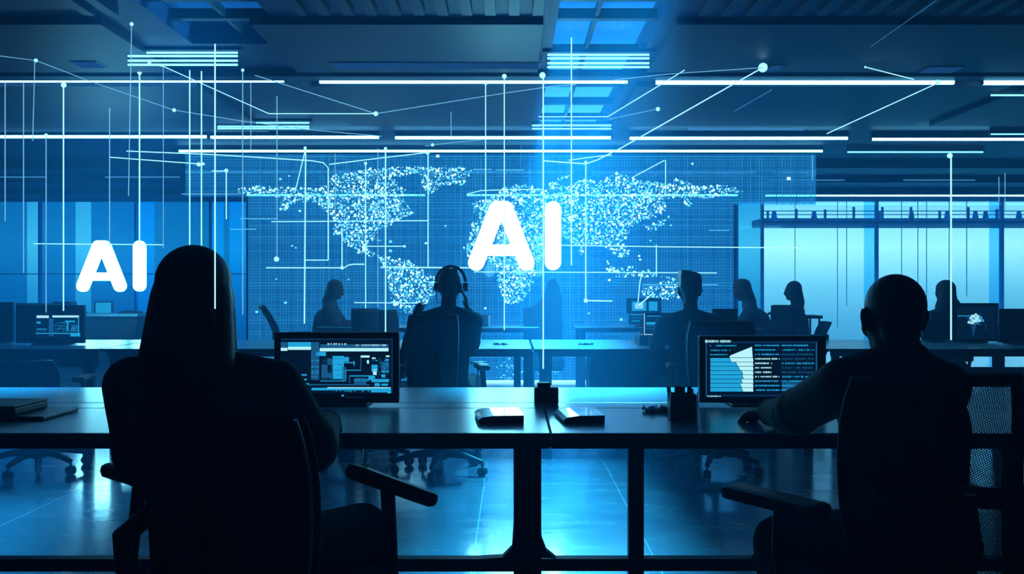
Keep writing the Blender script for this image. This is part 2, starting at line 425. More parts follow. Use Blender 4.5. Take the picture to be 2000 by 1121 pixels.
MB().box(WX(1434,YD)-.01,WX(1436,YD),YD-.01,YD+.03,.02,WZ(400,YD)).build('edge_trim',M_mull,dsp,do); MB().box(WX(483,YD)-.012,WX(483,YD)+.012,YD-.01,YD+.03,.02,WZ(384,YD)).build('edge_trim',M_mull,dsp,do)
def c6(p): return [(450+x*.2854,300+y*.2854) for x,y in p]
def c7(p): return [(900+x*.3,300+y*.3) for x,y in p]
CONT={
 'north_america':[c6([(45,240),(150,222),(420,232),(600,236),(660,212),(700,150),(830,128),(960,103),(1200,88),(1330,96),(1290,130),(1120,160),(1150,205),(1200,250),(1190,310),(1265,425),(1180,435),(1110,490),(1030,515),(985,565),(1050,600),(950,590),(940,640),(1050,720),(960,712),(870,680),(800,630),(760,570),(705,550),(700,430),(640,385),(580,332),(470,330),(410,345),(380,395),(342,380),(340,300),(60,268)])],
 'greenland':[c6([(1250,132),(1340,96),(1480,88),(1600,88),(1655,120),(1600,210),(1500,215),(1440,222),(1400,272),(1345,278),(1310,212),(1320,160)])],
 'south_america':[c6([(1025,700),(1060,700),(1230,738),(1320,800),(1400,850),(1410,950),(1350,1020),(1300,1110),(1220,1112),(1180,1065),(1110,1030),(1078,880),(1062,780),(1030,750)])],
 'eurasia':[c7([(65,340),(100,310),(180,288),(240,260),(290,215),(400,195),(500,222),(560,235),(580,190),(650,148),(730,138),(625,190),(700,215),(760,170),(900,180),(1020,122),(1100,150),(1200,178),(1340,200),(1400,158),(1450,175),(1530,212),(1700,205),(1760,215),(1840,250),(1600,292),(1505,290),(1510,330),(1465,352),(1450,292),(1350,292),(1330,330),(1330,370),(1290,410),(1200,430),(1150,452),(1110,480),(1090,540),(1050,570),(1100,640),(1095,670),(1010,670),(950,622),(900,580),(860,592),(800,622),(800,670),(770,650),(760,600),(700,560),(650,540),(560,560),(480,500),(400,430),(130,430),(90,390)])],
 'africa':[c7([(130,425),(200,412),(330,425),(470,460),(540,560),(550,650),(500,720),(470,860),(410,950),(375,985),(300,980),(255,900),(238,840),(232,740),(170,690),(60,680),(15,620),(55,545),(75,450)])],
 'japan_islands':[c7([(1180,440),(1240,455),(1300,425),(1330,400),(1390,400),(1340,425),(1310,480),(1240,505),(1190,495)])],
 'indonesia':[c7([(955,690),(980,735),(1110,735),(1210,752),(1300,790),(1180,810),(1010,810),(975,780),(945,740)])],
 'australia':[c7([(1168,905),(1200,862),(1300,868),(1290,800),(1330,790),(1415,820),(1420,945),(1180,948)])],
}
def inside(x,y,poly):
    c=False; j=len(poly)-1
    for i in range(len(poly)):
        xi,yi=poly[i]; xj,yj=poly[j]
        if (yi>y)!=(yj>y) and x<(xj-xi)*(y-yi)/(yj-yi)+xi: c=not c
        j=i
    return c
M_d1=emi('map_dot_white',(.40,.90,1.0),3.2); M_d2=emi('map_dot_cyan',(.12,.66,1.0),2.0); M_d3=emi('map_dot_blue',(.04,.38,.80),.8)
for nm,polys in CONT.items():
    mb=MB()
    for poly in polys:
        xs=[p[0] for p in poly]; ys=[p[1] for p in poly]; y=min(ys); 
        dens={'indonesia':.5,'japan_islands':.6,'australia':.75}.get(nm,.97)
        while y<max(ys):
            x=min(xs)
            while x<max(xs):
                jx=x+random.uniform(-1.7,1.7); jy=y+random.uniform(-1.7,1.7)
                if inside(jx,jy,poly) and random.random()<dens:
                    r=random.choice((.9,1.1,1.3,1.8))*YD/F*.92; a=random.uniform(0,PI)
                    cx,cz=WX(jx,YD),WZ(jy,YD); yy=YD-.008-random.random()*.002
                    k=random.choices((0,1,2),(.38,.40,.22))[0]
                    # a little plus shaped glyph
                    for b in ((a,a+PI/2) if r>.0085*.8 else (a,)):
                        u=Vector((math.cos(b),0,math.sin(b))); v=Vector((-math.sin(b),0,math.cos(b)))
                        c=Vector((cx,yy,cz)); mb.quad(c-u*r*1.5-v*r*.6,c+u*r*1.5-v*r*.6,c+u*r*1.5+v*r*.6,c-u*r*1.5+v*r*.6,k)
                x+=3.9
            y+=3.9
    mb.build(nm,[M_d1,M_d2,M_d3],dsp,do)
mb=MB()
for px,py,r in ((548,350,2.5),(565,344,2),(540,505,2.2),(586,412,2),(571,480,2),(578,484,1.6),(558,591,2.6),(502,609,2.6),(540,545,1.6),(681,546,1.6),(705,618,3),(870,441,2),(855,305,3),(832,475,2),(763,472,3),(763,490,3),(1352,320,2),(1540,349,3.5),(1213,624,3),(1190,547,2.5),(948,602,2),(1150,612,2),(1330,355,2),(1270,470,2),(1248,500,2),(1250,507,2),(1310,440,2)):
    gl(mb,WX(px-r,YD),WX(px+r,YD),WZ(py+r*.8,YD),WZ(py-r*.8,YD),YD-.012,random.choice((0,1)))
for a,b,y in ((925,960,331),(968,1022,332),(1385,1425,450),(1255,1400,556),(470,540,427),(450,500,448)):
    x=a
    while x<b: gl(mb,WX(x,YD),WX(x+2.5,YD),WZ(y+.8,YD),WZ(y-.8,YD),YD-.012,1); x+=4
for i in range(190):   # column of data glyphs near the bottom of the display
    x=random.gauss(996,16); y=random.uniform(700,752)
    if 968<x<1024: gl(mb,WX(x,YD),WX(x+random.uniform(1,3),YD),WZ(y+1.1,YD),WZ(y-1.1,YD),YD-.013,random.choice((1,2,2)))
for i in range(40):
    x=random.uniform(1046,1092); y=random.choice((722,726,730)); gl(mb,WX(x,YD),WX(x+2,YD),WZ(y+1,YD),WZ(y-1,YD),YD-.013,random.choice((1,2)))
for x0,x1,y in ((1255,1290,697),(1210,1240,695),(955,1026,694),(1090,1180,694)):
    gl(mb,WX(x0,YD),WX(x1,YD),WZ(y+.9,YD),WZ(y-.9,YD),YD-.013,2)
mb.build('data_markers',[M_d1,M_d2,M_d3],dsp,do)['kind']='stuff'

# ------------------------------------------------------------------ glowing signs
def sign(px0,py0,s,Z,label):
    "letters A and I with rounded strokes; px0,py0 top left, s = height in px of the photo / 135"
    k=s*Z/F; o=W(px0,py0,Z)
    t=thing('glowing_sign',label,'sign',tuple(o))
    def P(x,y): return Vector((x*k,0,-y*k))
    def stroke(mb,a,b,r,d):
        a=P(*a); b=P(*b); r*=k; u=(b-a).normalized(); n=Vector((-u.z,0,u.x)); poly=[]
        for i in range(13):
            q=PI/2+PI*i/12; poly.append(a+u*r*math.cos(q)+n*r*math.sin(q))
        for i in range(13):
            q=-PI/2+PI*i/12; poly.append(b+u*r*math.cos(q)+n*r*math.sin(q))
        mb.prism([(p.x,p.z) for p in poly],-d,d)
    A=MB()
    stroke(A,(58,15.5),(17,120),15.5,.030); stroke(A,(74,15.5),(115,120),15.5,.031); stroke(A,(58,15.5),(74,15.5),15.5,.032)
    stroke(A,(36,95.5),(96,95.5),10.5,.029)
    A.build('letter_a',M_letter,t)
    I=MB(); stroke(I,(167,16),(167,119),15.5,.03); I.build('letter_i',M_letter,t)
sign(913,393,1.0,9.0,'large glowing white AI letters floating in front of the world map, middle of the room')
sign(150,470,.735,12.0,'smaller glowing white AI letters on the left, above the counter by the blue glass wall')

# ------------------------------------------------------------------ holographic lines hanging in the room
def clampZ(Z,ytop): return min(Z,1.86*F/(CY-ytop)) if ytop<CY-30 else Z
def line(pts,Z,wpx,label,m=M_h1,nodes=(),nr=3.5,group=None,cat='light line'):
    "thin glowing rod through points of the picture, all standing at one depth"
    Z=clampZ(Z,min(p[1] for p in pts)-4)
    P=[W(x,y,Z) for x,y in pts]; o=tuple(P[0]); r=wpx*Z/F/2*.78
    t=thing('light_line',label,cat,o,0,group)
    MB().tube(P,r,6).build('strand',m,t,o)
    for nd in nodes:
        rr=nr if len(nd)<3 else nd[2]
        MB().ball(W(nd[0],nd[1],Z),rr*Z/F,0,14,9).build('node',M_h1,t,o)
VG='vertical glowing lines'
V=[ # x,y0,y1,width,Z,mat,nodes,label
 (10,160,432,2.6,8.0,2,(),'vertical glowing line nearest the left picture edge'),
 (46,160,533,2.4,8.0,2,(),'vertical glowing line second from the left edge, ending above the desks'),
 (90,266,610,2.4,7.0,2,((90,264),),'vertical glowing line with a square node, touching down on the left monitor'),
 (124,167,607,3.0,7.0,1,((124.5,166,5),),'vertical glowing line with a round node just under the front lamp, far left'),
 (214,211,482,2.6,8.0,2,(),'vertical glowing line running down to the A of the left sign'),
 (272.5,143,476,3.2,8.0,1,((272.5,142,4),),'vertical glowing line with a node, running down to the I of the left sign'),
 (319,130,485,1.8,8.0,2,(),'thin vertical glowing line just right of the left sign'),
 (370.5,137,600,2.8,5.5,1,(),'vertical glowing line vanishing behind the long-haired woman\'s crown, left of two'),
 (393.5,139,600,2.8,5.5,1,(),'vertical glowing line vanishing behind the long-haired woman\'s crown, right of two'),
 (442,335,428,2.6,8.0,1,((442,333,3.5),),'short vertical glowing line with node, right above the long-haired woman'),
 (474,136,615,2.6,7.6,2,((474,137,3),),'long vertical glowing line between the woman and the left edge of the display'),
 (490,162,292,2.0,8.0,2,(),'short vertical glowing line hanging between front and third lamp rows, left'),
 (541,188,503,2.6,8.0,2,((540,506,5),),'vertical glowing line ending in a bright round node, left part of the display'),
 (654.5,300,420,2.2,10.5,2,(),'short vertical line across the map of Alaska and Canada'),
 (668,446,522,2.8,10.5,1,((668,523,3.5),),'short vertical line dropping to a node beside the map\'s Mexico'),
 (714,318,612,2.4,10.5,1,((714,319,3),),'vertical line through the middle of North America'),
 (738,290,600,2.2,8.5,2,(),'vertical line crossing eastern North America, left of a close pair'),
 (753,290,650,3.2,8.5,1,((753,290,3),),'vertical line crossing eastern North America, right and thicker of a close pair'),
 (836,300,522,2.8,8.8,1,((835,298,4),),'vertical line with a node at the top, left of the large sign'),
 (881,218,267,2.0,9.0,2,(),'very short vertical line just above the second lamp row, middle'),
 (948.5,165,400,2.6,8.0,1,((948.5,163,3),),'vertical line ending at the top of the large A'),
 (985,152,645,3.0,8.0,1,((985,149,4.5),),'vertical line with a node, passing through the large A down to the far desk'),
 (1061,149,720,3.6,6.3,1,((1059.5,147,6),),'tallest vertical line, ball node on top, between the large A and I'),
 (1116,73,518,3.0,6.0,1,(),'vertical line rising highest in the middle, past the skylight'),
 (1144,317,586,3.0,8.5,1,((1144,317,3),),'vertical line right of the large I, ending in a square node'),
 (1017,285,330,1.6,11,3,(),'very faint short line under the second lamp row, middle'),
 (1300,313,372,2.2,10.5,1,(),'short vertical line above the map of Siberia'),
 (1282,478,540,2.8,10.5,1,(),'short vertical line over south-east Asia on the map'),
 (1587,303,352,2.2,10.5,2,(),'short vertical line at the right end of the display'),
 (1857.5,306,664,3.6,6.85,1,((1855,304,5),),'bright vertical line with a node, standing on the right desk before the seated woman'),
 (1951,345,395,2.0,12,2,(),'short faint vertical line over the right windows, left of two'),
 (1963,338,410,2.0,12,2,(),'short faint vertical line over the right windows, right of two'),
 (420,86,603,3.2,1.85,1,(),'bright vertical line in front of the long-haired woman\'s hair'),
]
MM={1:M_h1,2:M_h2,3:M_h3}
for x,y0,y1,wd,Z,mm,nd,lab in V: line([(x,y0),(x,y1)],Z,wd,lab,MM[mm],nd,group=VG)
line([(257,48),(251,382)],7.0,2.2,'slightly leaning long line with a node, rising above the left four-tube light',M_h2,((257,47,3.5),),group=VG)
line([(597,289),(594.5,632)],8.4,3.0,'vertical line landing beside the far seated woman on the left',M_h1,((596,289,3),),group=VG)
HG='horizontal glowing lines'
Hh=[([(66,476),(319,478)],11.5,2.6,1,(),'horizontal line crossing behind the top of the left sign'),
 ([(530,433),(836,431)],10.4,2.4,1,(),'horizontal line across North America below the bright far lamp'),
 ([(520,523),(672,523),(680,518),(690,516),(712,516)],10.4,3.0,1,(),'horizontal line with a small step, over the far seated woman on the left'),
 ([(743,522),(925,523)],9.3,3.2,1,(),'thick horizontal line running into the foot of the large A'),
 ([(925,531),(1180,532),(1400,533)],9.3,2.4,1,(),'horizontal line under the feet of the large letters'),
 ([(1095,479),(1300,482),(1558,484)],9.3,2.6,1,(),'horizontal line running right from the large I to the windows'),
 ([(692,591),(835,592)],9.3,2.4,1,(),'horizontal line left of the man with headphones'),
 ([(710,481),(790,481)],10.4,2.6,1,((790,481,2.5),),'short horizontal line with a dot over Central America'),
 ([(1144,587),(1196,588)],8.5,3.2,1,((1144,587,4),),'short horizontal bar with a square node right of the large sign'),
 ([(414,334),(442,334)],8.0,2.4,1,((442,333,3.6),),'tiny horizontal line with a node above the long-haired woman'),
 ([(355,379),(470,379)],10.5,2.2,2,(),'faint horizontal line above and right of the woman\'s crown'),
 ([(594,508),(641,508)],9.6,2.6,1,(),'short horizontal line, lower edge of the open loop left of the map'),
 ([(1658,602),(1700,601)],9.0,2.0,2,(),'short horizontal line left of the bald man\'s head'),
 ([(912,379),(940,372),(1000,370),(1062,370)],10.6,2.2,1,(),'curved line above northern Europe on the map'),
 ]
for p,Z,wd,mm,nd,lab in Hh: line(p,Z,wd,lab,MM[mm],nd,group=HG)
DG='slanting glowing lines'
Dd=[([(-40,104),(68,118),(64,275)],7.4,2.2,2,((70,118,3.5),),'line entering from the left edge, bending down at a node'),
 ([(70,118),(174,158),(340,215),(470,236),(600,253),(745,266)],7.4,1.9,2,((340,215,3.5),),'long slanting line with a node at its bend, upper left'),
 ([(290,124),(320,130),(525,222),(734,222)],7.5,2.2,1,((292,124,3.5),(734,222,4.5)),'slanting line from the left four-tube light, levelling out to a node'),
 ([(498,147),(555,165),(734,222)],7.55,2.2,2,(),'slanting line coming down to the node left of the skylight'),
 ([(734,222),(985,182),(1075,169),(1125,165)],7.6,2.0,2,(),'slanting line rising from the node to the skylight'),
 ([(1490,132),(1440,160),(1215,288),(1165,313),(1144,320),(1061,314)],7.5,3.0,1,((1490,132,9),),'long slanting line with the largest round node, right of the skylight'),
 ([(1490,132),(1300,145),(1200,156)],7.45,1.9,2,(),'nearly level line leaving the largest round node to the left'),
 ([(1337,137),(1187,228),(1052,228)],7.7,2.4,1,(),'slanting line bending level across the skylight'),
 ([(1285,213),(1235,223),(1190,233)],8.2,1.5,2,((1285,213,4),),'short faint slanting line with a node right of the skylight'),
 ([(1690,131),(1785,155)],7.6,2.2,1,((1690,131,2),),'short slanting line coming down to the front lamp on the right'),
 ([(1832,162),(1615,261)],8.0,2.6,1,((1832,161,5),),'slanting line with a node falling left from the front lamp, right side'),
 ([(247,295),(420,302),(610,314),(632,318),(641,328),(641,508)],9.6,2.6,1,(),'line that runs level then curves down, left of North America'),
 ([(643,321),(740,309),(835,298)],9.4,2.4,1,(),'slanting line rising right above North America'),
 ([(214,307),(400,321)],8.2,2.4,1,((388,321,4),(396,320,3)),'slightly slanting line with twin nodes left of the display'),
 ([(597,290),(577,372)],8.45,2.2,1,(),'short steep line leaning left of the North American map'),
 ([(1111,313),(1160,306),(1195,303)],8.6,2.4,1,(),'short slanting line above northern Europe on the map'),
 ([(1236,346),(1298,313)],10.4,2.4,1,(),'short slanting line above central Siberia'),
 ([(1508,175),(1435,217)],8.6,1.8,3,(),'short faint slanting line right of the skylight'),
 ([(1830,0),(1700,92)],5.2,1.2,3,(),'very faint slanting line at the top right of the ceiling'),
 ([(1255,530),(1250,550),(1246,590)],9.4,2.4,1,((1256,531,2.5),),'short curved line above the far double screen'),
 ([(1276,572),(1247,597)],9.4,3.0,1,(),'short slanting bar above the far double screen'),
 ([(830,285),(880,279),(940,273)],8.6,1.8,2,((845,283,3),),'short faint slanting line just under the second lamp row'),
 ]
for p,Z,wd,mm,nd,lab in Dd: line(p,Z,wd,lab,MM[mm],nd,group=DG)

# ------------------------------------------------------------------ desks
def bench(name,label,x0,x1,yf,yb,depth_parts,legs,stretch,apron,group,zt=.745,edge=.02,modesty=None,cat='desk'):
    o=((x0+x1)/2,yf,0); t=thing(name,label,cat,o,0,group)
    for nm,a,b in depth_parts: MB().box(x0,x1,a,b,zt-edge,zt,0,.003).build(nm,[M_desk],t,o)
    MB().box(x0,x1,yf-.004,yf,zt-edge-.004,zt-.002).build('edge_strip',M_deskedge,t,o)
    if apron: MB().box(x0+apron[2],x1-apron[3],yf+.03,yf+.08,zt-edge-apron[1],zt-edge-.001).build('apron',M_deskedge,t,o)
    MB().box(x0+.1,x1-.1,yb-.12,yb-.07,zt-edge-.06,zt-edge-.001).build('rear_rail',M_deskedge,t,o)
    for x,y,w_ in legs: 
        mb=MB().box(x-w_/2,x+w_/2,y-w_*.35,y+w_*.35,0,zt-edge-.001); mb.build('leg',M_deskedge,t,o)
    for a,b,y,z0,z1 in stretch: MB().box(a,b,y-.02,y+.02,z0,z1).build('stretcher',M_deskedge,t,o)
    if modesty: MB().box(modesty[0],modesty[1],modesty[2],modesty[2]+.018,modesty[3],modesty[4]).build('modesty_panel',M_deskedge,t,o)
    return t
GF='front double workbenches'
D1=[('front_top',2.87,3.46),('cable_tray_cover',3.468,3.62),('rear_top',3.628,4.18)]
bench('workbench','front glossy double workbench on the left, before the long-haired woman',-2.7,.119,2.87,4.18,D1,
      [(.049,2.95,.088),(.049,4.05,.07),(-1.05,2.95,.06),(-2.6,2.95,.06),(-2.6,4.05,.06)],[(-2.6,.005,2.95,.295,.335)],(0,.034,.42,.0),GF)
b2=bench('workbench','front glossy double workbench on the right, before the bald man',.124,3.0,2.87,4.18,D1,
      [(.405,3.02,.050),(1.62,3.02,.05),(2.85,3.02,.05),(.545,4.05,.05),(2.85,4.05,.05)],[(.43,2.84,3.02,.275,.315)],(0,.034,.0,.1),GF)
# flared foot where the big leg meets the stretcher
t=[o for o in C.objects if o.name=='workbench'][0]; o=tuple(t.location)
MB().prism([(.09,.34),(.09,.47),(.095,.40),(.11,.36),(.14,.336)],2.93,2.97).build('corner_bracket',M_deskedge,t,o)
MB().prism([(-.10,.336),(-.03,.34),(.0,.37),(.006,.46),(.006,.336)],2.93,2.97).build('corner_bracket',M_deskedge,t,o)
MB().box(.093,.43,3.0,3.04,.275,.315).build('stretcher',M_deskedge,b2,tuple(b2.location))
MB().box(.10,.145,2.88,4.17,.700,.723).build('dark_seam_filler',M_deskedge,b2,tuple(b2.location))  # dark filler added under the seam to hide the bright floor
GM='second row of long desks'
def desk2(label,x0,x1,legs,mod=None):
    return bench('long_desk',label,x0,x1,6.79,7.96,[('desktop',6.79,7.96)],[(x,6.86,.07) for x in legs]+[(x,7.9,.06) for x in (x0+.1,x1-.1)],[],(0,.04,.03,.03),GM,modesty=mod)
desk2('second-row desk on the far left, under the dark monitor with the small screen',-5.2,-3.05,[-5.1,-3.15],(-4.6,-3.1,6.9,.60,.68))
desk2('second-row desk hidden mostly behind the long-haired woman',-3.03,-1.30,[-2.95,-1.4],(-2.97,-1.9,6.95,.28,.70))
desk2('second-row desk beside the man with headphones',-1.28,.145,[-1.2,.12])
desk2('second-row desk left of the man with flat-top hair, a pedestal under it',.165,2.33,[.26,2.2])
desk2('second-row desk on the right, bright top, before the seated woman',2.88,5.6,[3.0,3.62,5.4],(3.0,5.2,6.9,.45,.60))
desk2('second-row desk between the flat-top man and the bald man',2.34,2.87,[2.5])
# drawer pedestal with rounded front corner beneath the second row desk
pd=thing('drawer_pedestal','dark pedestal with a rounded side under the second-row desk, right of centre','pedestal',(1.0,7.05,0))
poly=[(.66,.695),(.60,.64),(.585,.52),(.60,.38),(.65,.24),(.74,.10),(.80,0),(1.36,0),(1.36,.695)]
MB().prism(poly,6.98,7.4).build('body',M_deskedge,pd,(1.0,7.05,0))
for z in (.12,.42): MB().box(.95,1.10,6.965,6.98,z+.1,z+.112).build('handle',M_metal,pd,(1.0,7.05,0))
GR='third row of far desks'
def desk3(label,x0,x1,y0=10.1,y1=10.95): 
    return bench('far_desk',label,x0,x1,y0,y1,[('desktop',y0,y1)],[(x0+.08,y0+.1,.06),(x1-.08,y0+.1,.06),(x0+.08,y1-.1,.06),(x1-.08,y1-.1,.06)],[],(0,.03,.02,.02),GR,zt=.755)
desk3('far desk before the seated woman left of the display',-2.15,-1.55)
desk3('far desk left of the lounge chair, small box on it',-1.50,.30)
desk3('far desk right of the lounge chair, under the double screen',.70,1.62)
desk3('far desk where the leaning long-haired woman sits',2.1,2.66,9.7,10.3)

# ------------------------------------------------------------------ monitors and things on desks
def monitor(name,label,x0p,x1p,y0p,y1p,Z,zdesk,scr=None,back=False,group=None,cat='monitor',stand=True,th=.035):
    "monitor seen in a frame of the picture at depth Z, standing on a desk at height zdesk"
    x0,x1=WX(x0p,Z),WX(x1p,Z); z1,z0=WZ(y0p,Z),WZ(y1p,Z); cx=(x0+x1)/2; o=(cx,Z,zdesk)
    z0=max(z0,zdesk+.012)
    t=thing(name,label,cat,o,0,group)
    MB().box(x0,x1,Z,Z+th,z0,z1,0,.004).build('casing',M_black,t,o)
    if stand:
        w_=(x1-x0)
        MB().box(cx-w_*.10,cx+w_*.10,Z+th+.001,Z+th+.03,zdesk+.012,(z0+z1)/2+.02,0,.004).build('stand_neck',M_black,t,o)
        MB().box(cx-w_*.25,cx+w_*.25,Z-.03,Z+th+.10,zdesk+.001,zdesk+.011,0,.003).build('stand_base',M_black,t,o)
    if scr:
        a,b,c,d=scr; s_=MB().box(WX(a,Z),WX(b,Z),Z-.003,Z-.0005,WZ(d,Z),WZ(c,Z)).build('screen',M_scr,t,o)
        return t,o,s_
    return t,o,None
def ui(Z,items,parent,o,name='screen_graphics',off=.0045):
    mb=MB()
    for it in items:
        x0,x1,y0,y1,m=it; mb.quad((WX(x0,Z),Z-off,WZ(y1,Z)),(WX(x1,Z),Z-off,WZ(y1,Z)),(WX(x1,Z),Z-off,WZ(y0,Z)),(WX(x0,Z),Z-off,WZ(y0,Z)),m)
    return mb
def glyphs(mb,x0,x1,y,h,Z,m=1,off=.0045,dens=.82):
    x=x0
    while x<x1:
        w_=random.uniform(.8,2.0)
        if random.random()<dens:
            hh=h*random.uniform(.6,1); mb.quad((WX(x,Z),Z-off,WZ(y+hh/2,Z)),(WX(x+w_,Z),Z-off,WZ(y+hh/2,Z)),(WX(x+w_,Z),Z-off,WZ(y-hh/2,Z)),(WX(x,Z),Z-off,WZ(y-hh/2,Z)),m)
        x+=w_+random.uniform(.5,1.1)
# --- front left monitor
Z=3.52
t,o,s_=monitor('monitor','large black monitor in the front left with a busy cyan diagram on screen',535,779,649,796,Z,.746,(548,767,662,768))
mb=ui(Z,[(549,766,661.6,662.4,3),(765.6,766.4,661,767,3),(549,562,668,678,3),(549,562,679,685,1),(563,608,668,677,2),(563,608,677,683,1),
 (625,759,679.5,686,1),(609,624,668,686,3),(626,759,672,678.5,3),
 (549,560,705,708,2),(549,556,709,716,3),(574,600,730.5,733.5,2),(564,568,731,733,2),(570,600,739.5,742.5,2),(565,567,740,742,2),(570,604,748,751,2),
 (604,722,750,752.5,3),(626,675,743,744.5,2),(608,624,686,742,3),(618,637,687,695,2),
 (650,672,695,740,2),(664,682,697,706,2),(640,650,700,712,3),(628,640,712,738,3),(640,652,728,738,3),
 (664,692,707,709,2),(691,693,705,714,2),(676,705,722,723.5,2),(674.5,676.5,722,742,2),(704,706,695,724,3),(684,730,733,735,2),(682,684,733,748,3),
 (668,676,716,744,3),(692,716,738,751,3),(705,722,694,698,1),(717,721,703,710,1),(727,734,698,701,1),(726,738,712,726,2),(729,736,720,732,1),
 (745,760,706,727,3),(754,761,694,697,1),(753,760,701,704,2),(750,760,711,713,2),(745,760,724,727,2),(745,753,731,737,2),(726,760,740,746,2),(720,733,734,742,2),
 (732,742,748,754,2),(745,758,749,753,2),(609,763,757,762,2),(640,763,756,758,1),(725,763,760,766,2),(757,764,757,768,2)],t,o)
for y in range(700,742,4): glyphs(mb,609,622,y,3,Z,random.choice((2,3,4))); glyphs(mb,628,650,y,2,Z,3); glyphs(mb,728,760,y,2.4,Z,random.choice((2,3)),dens=.5)
glyphs(mb,640,675,672,4.5,Z,1); glyphs(mb,695,758,674,4,Z,1); glyphs(mb,655,724,764,2.5,Z,2,dens=.5); glyphs(mb,690,720,742,5,Z,2)
glyphs(mb,650,672,700,2,Z,4); glyphs(mb,650,668,712,2,Z,4); glyphs(mb,650,668,722,2,Z,4); glyphs(mb,650,668,732,2,Z,4)
s2=mb.build('screen_graphics',SCR,s_,o); s2.location=(0,0,0)
MB().box(WX(667,Z),WX(672,Z),Z-.002,Z,WZ(774,Z),WZ(771,Z)).build('power_light',M_ui2,t,o)
MB().box(WX(675,Z),WX(712,Z),Z-.002,Z,WZ(776.5,Z),WZ(775.5,Z)).build('chin_glow_strip',M_ui4,t,o)  # chin trim given its own dim blue glow, no lamp there
# --- front right monitor
t,o,s_=monitor('monitor','large black monitor in the front right showing a bar chart and columns of text',1366,1614,656,797,Z,.746,(1378,1597,665,775))
mb=ui(Z,[(1378,1595,667.5,670,4),(1378,1380,668,774,3),(1592.5,1595,668,774,3),(1380,1594,771,773.5,4)],t,o)
for i in range(8):
    y=699+i*8.3; xr=(1424,1436,1441,1447,1448,1446,1444,1447)[i]
    mb.add([(WX(1387,Z),Z-.0045,WZ(y+7.3,Z)),(WX(xr+3,Z),Z-.0045,WZ(y+7.3,Z)),(WX(xr,Z),Z-.0045,WZ(y,Z)),(WX(1387,Z),Z-.0045,WZ(y,Z))],[(0,1,2,3)],2)
    mb.add([(WX(xr+4,Z),Z-.0045,WZ(y+7.3,Z)),(WX(1471,Z),Z-.0045,WZ(y+7.3,Z)),(WX(1470,Z),Z-.0045,WZ(y,Z)),(WX(xr+1,Z),Z-.0045,WZ(y,Z))],[(0,1,2,3)],1)
mb.add([(WX(1424,Z),Z-.0045,WZ(698,Z)),(WX(1469.5,Z),Z-.0045,WZ(698,Z)),(WX(1468,Z),Z-.0045,WZ(677,Z)),(WX(1426,Z),Z-.0045,WZ(694,Z))],[(0,1,2,3)],1)
glyphs(mb,1377,1426,666.5,6,Z,1,dens=.95); glyphs(mb,1386,1438,675,3,Z,2); glyphs(mb,1388,1426,684,3,Z,2); glyphs(mb,1386,1420,692.5,3,Z,2)
for i in range(11):
    y=674.5+i*8.7; glyphs(mb,1474,(1521,1514,1521,1521,1506,1506,1506,1521,1521,1522,1522)[i],y,3.6,Z,random.choice((1,2,2)),dens=.9)
    glyphs(mb,1526,random.choice((1588,1588,1577,1588)),y,3.6,Z,random.choice((2,2,3)),dens=.9); glyphs(mb,1526,1585,y+3.5,1.8,Z,4)
mb.quad((WX(1527,Z),Z-.0042,WZ(764,Z)),(WX(1588,Z),Z-.0042,WZ(764,Z)),(WX(1588,Z),Z-.0042,WZ(746,Z)),(WX(1527,Z),Z-.0042,WZ(746,Z)),3)
mb.quad((WX(1506,Z),Z-.0042,WZ(722,Z)),(WX(1523,Z),Z-.0042,WZ(722,Z)),(WX(1523,Z),Z-.0042,WZ(704,Z)),(WX(1506,Z),Z-.0042,WZ(704,Z)),0)
glyphs(mb,1381,1406,773.5,3,Z,1,dens=.95)
mb.build('screen_graphics',SCR,s_,o)
# --- second-row left monitor with small picture
Z=7.25
t,o,s_=monitor('monitor','wide dark monitor on the far left desk with a small cyan window in its corner',30,164,596,677,Z,.746,(70,157,612,659))
mb=ui(Z,[(72,96,616,621,1),(103,155,616,620,1),(72,80,628,632,2),(96,105,622,656,3),(72,92,642,643.5,2),(70,157,650,652,2),(138,157,651,657,2),(153,155,617,652,2),(128,147,626,629,2),(131,134,627,646,2),(140,153,634,648,3),(106,128,634,636,3),(107,130,641,643,3),(106,138,646,648,4)],t,o)
for y in (630,634,638,642,646): glyphs(mb,107,150,y,1.8,Z,random.choice((2,3)),dens=.6)
glyphs(mb,72,92,645.5,3,Z,3)
mb.build('screen_graphics',SCR,s_,o)
monitor('monitor','dark monitor cut off by the left picture edge, tilted back',-40,24,590,668,7.45,.746)
# --- laptop-like screen in second row
Z=7.3
bx=thing('storage_box','low dark box on the second-row desk under the small striped screen','box',(WX(1292,7.25),7.25,.746))
MB().box(WX(1249,7.2),WX(1345,7.2),7.2,7.5,.747,WZ(655,7.2),0,.005).build('body',M_black,bx,tuple(bx.location))
MB().box(WX(1267,7.2),WX(1268.5,7.2),7.197,7.2,.76,WZ(658,7.2)).build('seam',M_ui3,bx,tuple(bx.location))  # seam line glows by itself though the box has no lamp
t,o,s_=monitor('small_monitor','small screen with white stripes standing on the dark box beside the flat-top man',1257,1341,611,656,Z,WZ(655,7.2)+.001,(1260,1338,614,652),stand=False,cat='monitor',th=.02)
mb=ui(Z,[(1258,1339,652.5,654.5,1),(1258,1259.3,612,654,1),(1264,1290,616.5,618,2),(1296,1334,617,619.5,1),(1262,1288,629,634,2),(1262,1288,636,638,3),(1262,1288,641,643,3),(1295,1334,627,628.5,3),(1295,1334,630.5,632,2),(1296,1334,636.5,638,3),(1296,1334,641,642.5,2),(1262,1288,622,623.5,4)],t,o)
mb.build('screen_graphics',SCR,s_,o)
monitor('monitor','back of a dark monitor right of the flat-top man',1392,1441,603,663,7.7,.746)
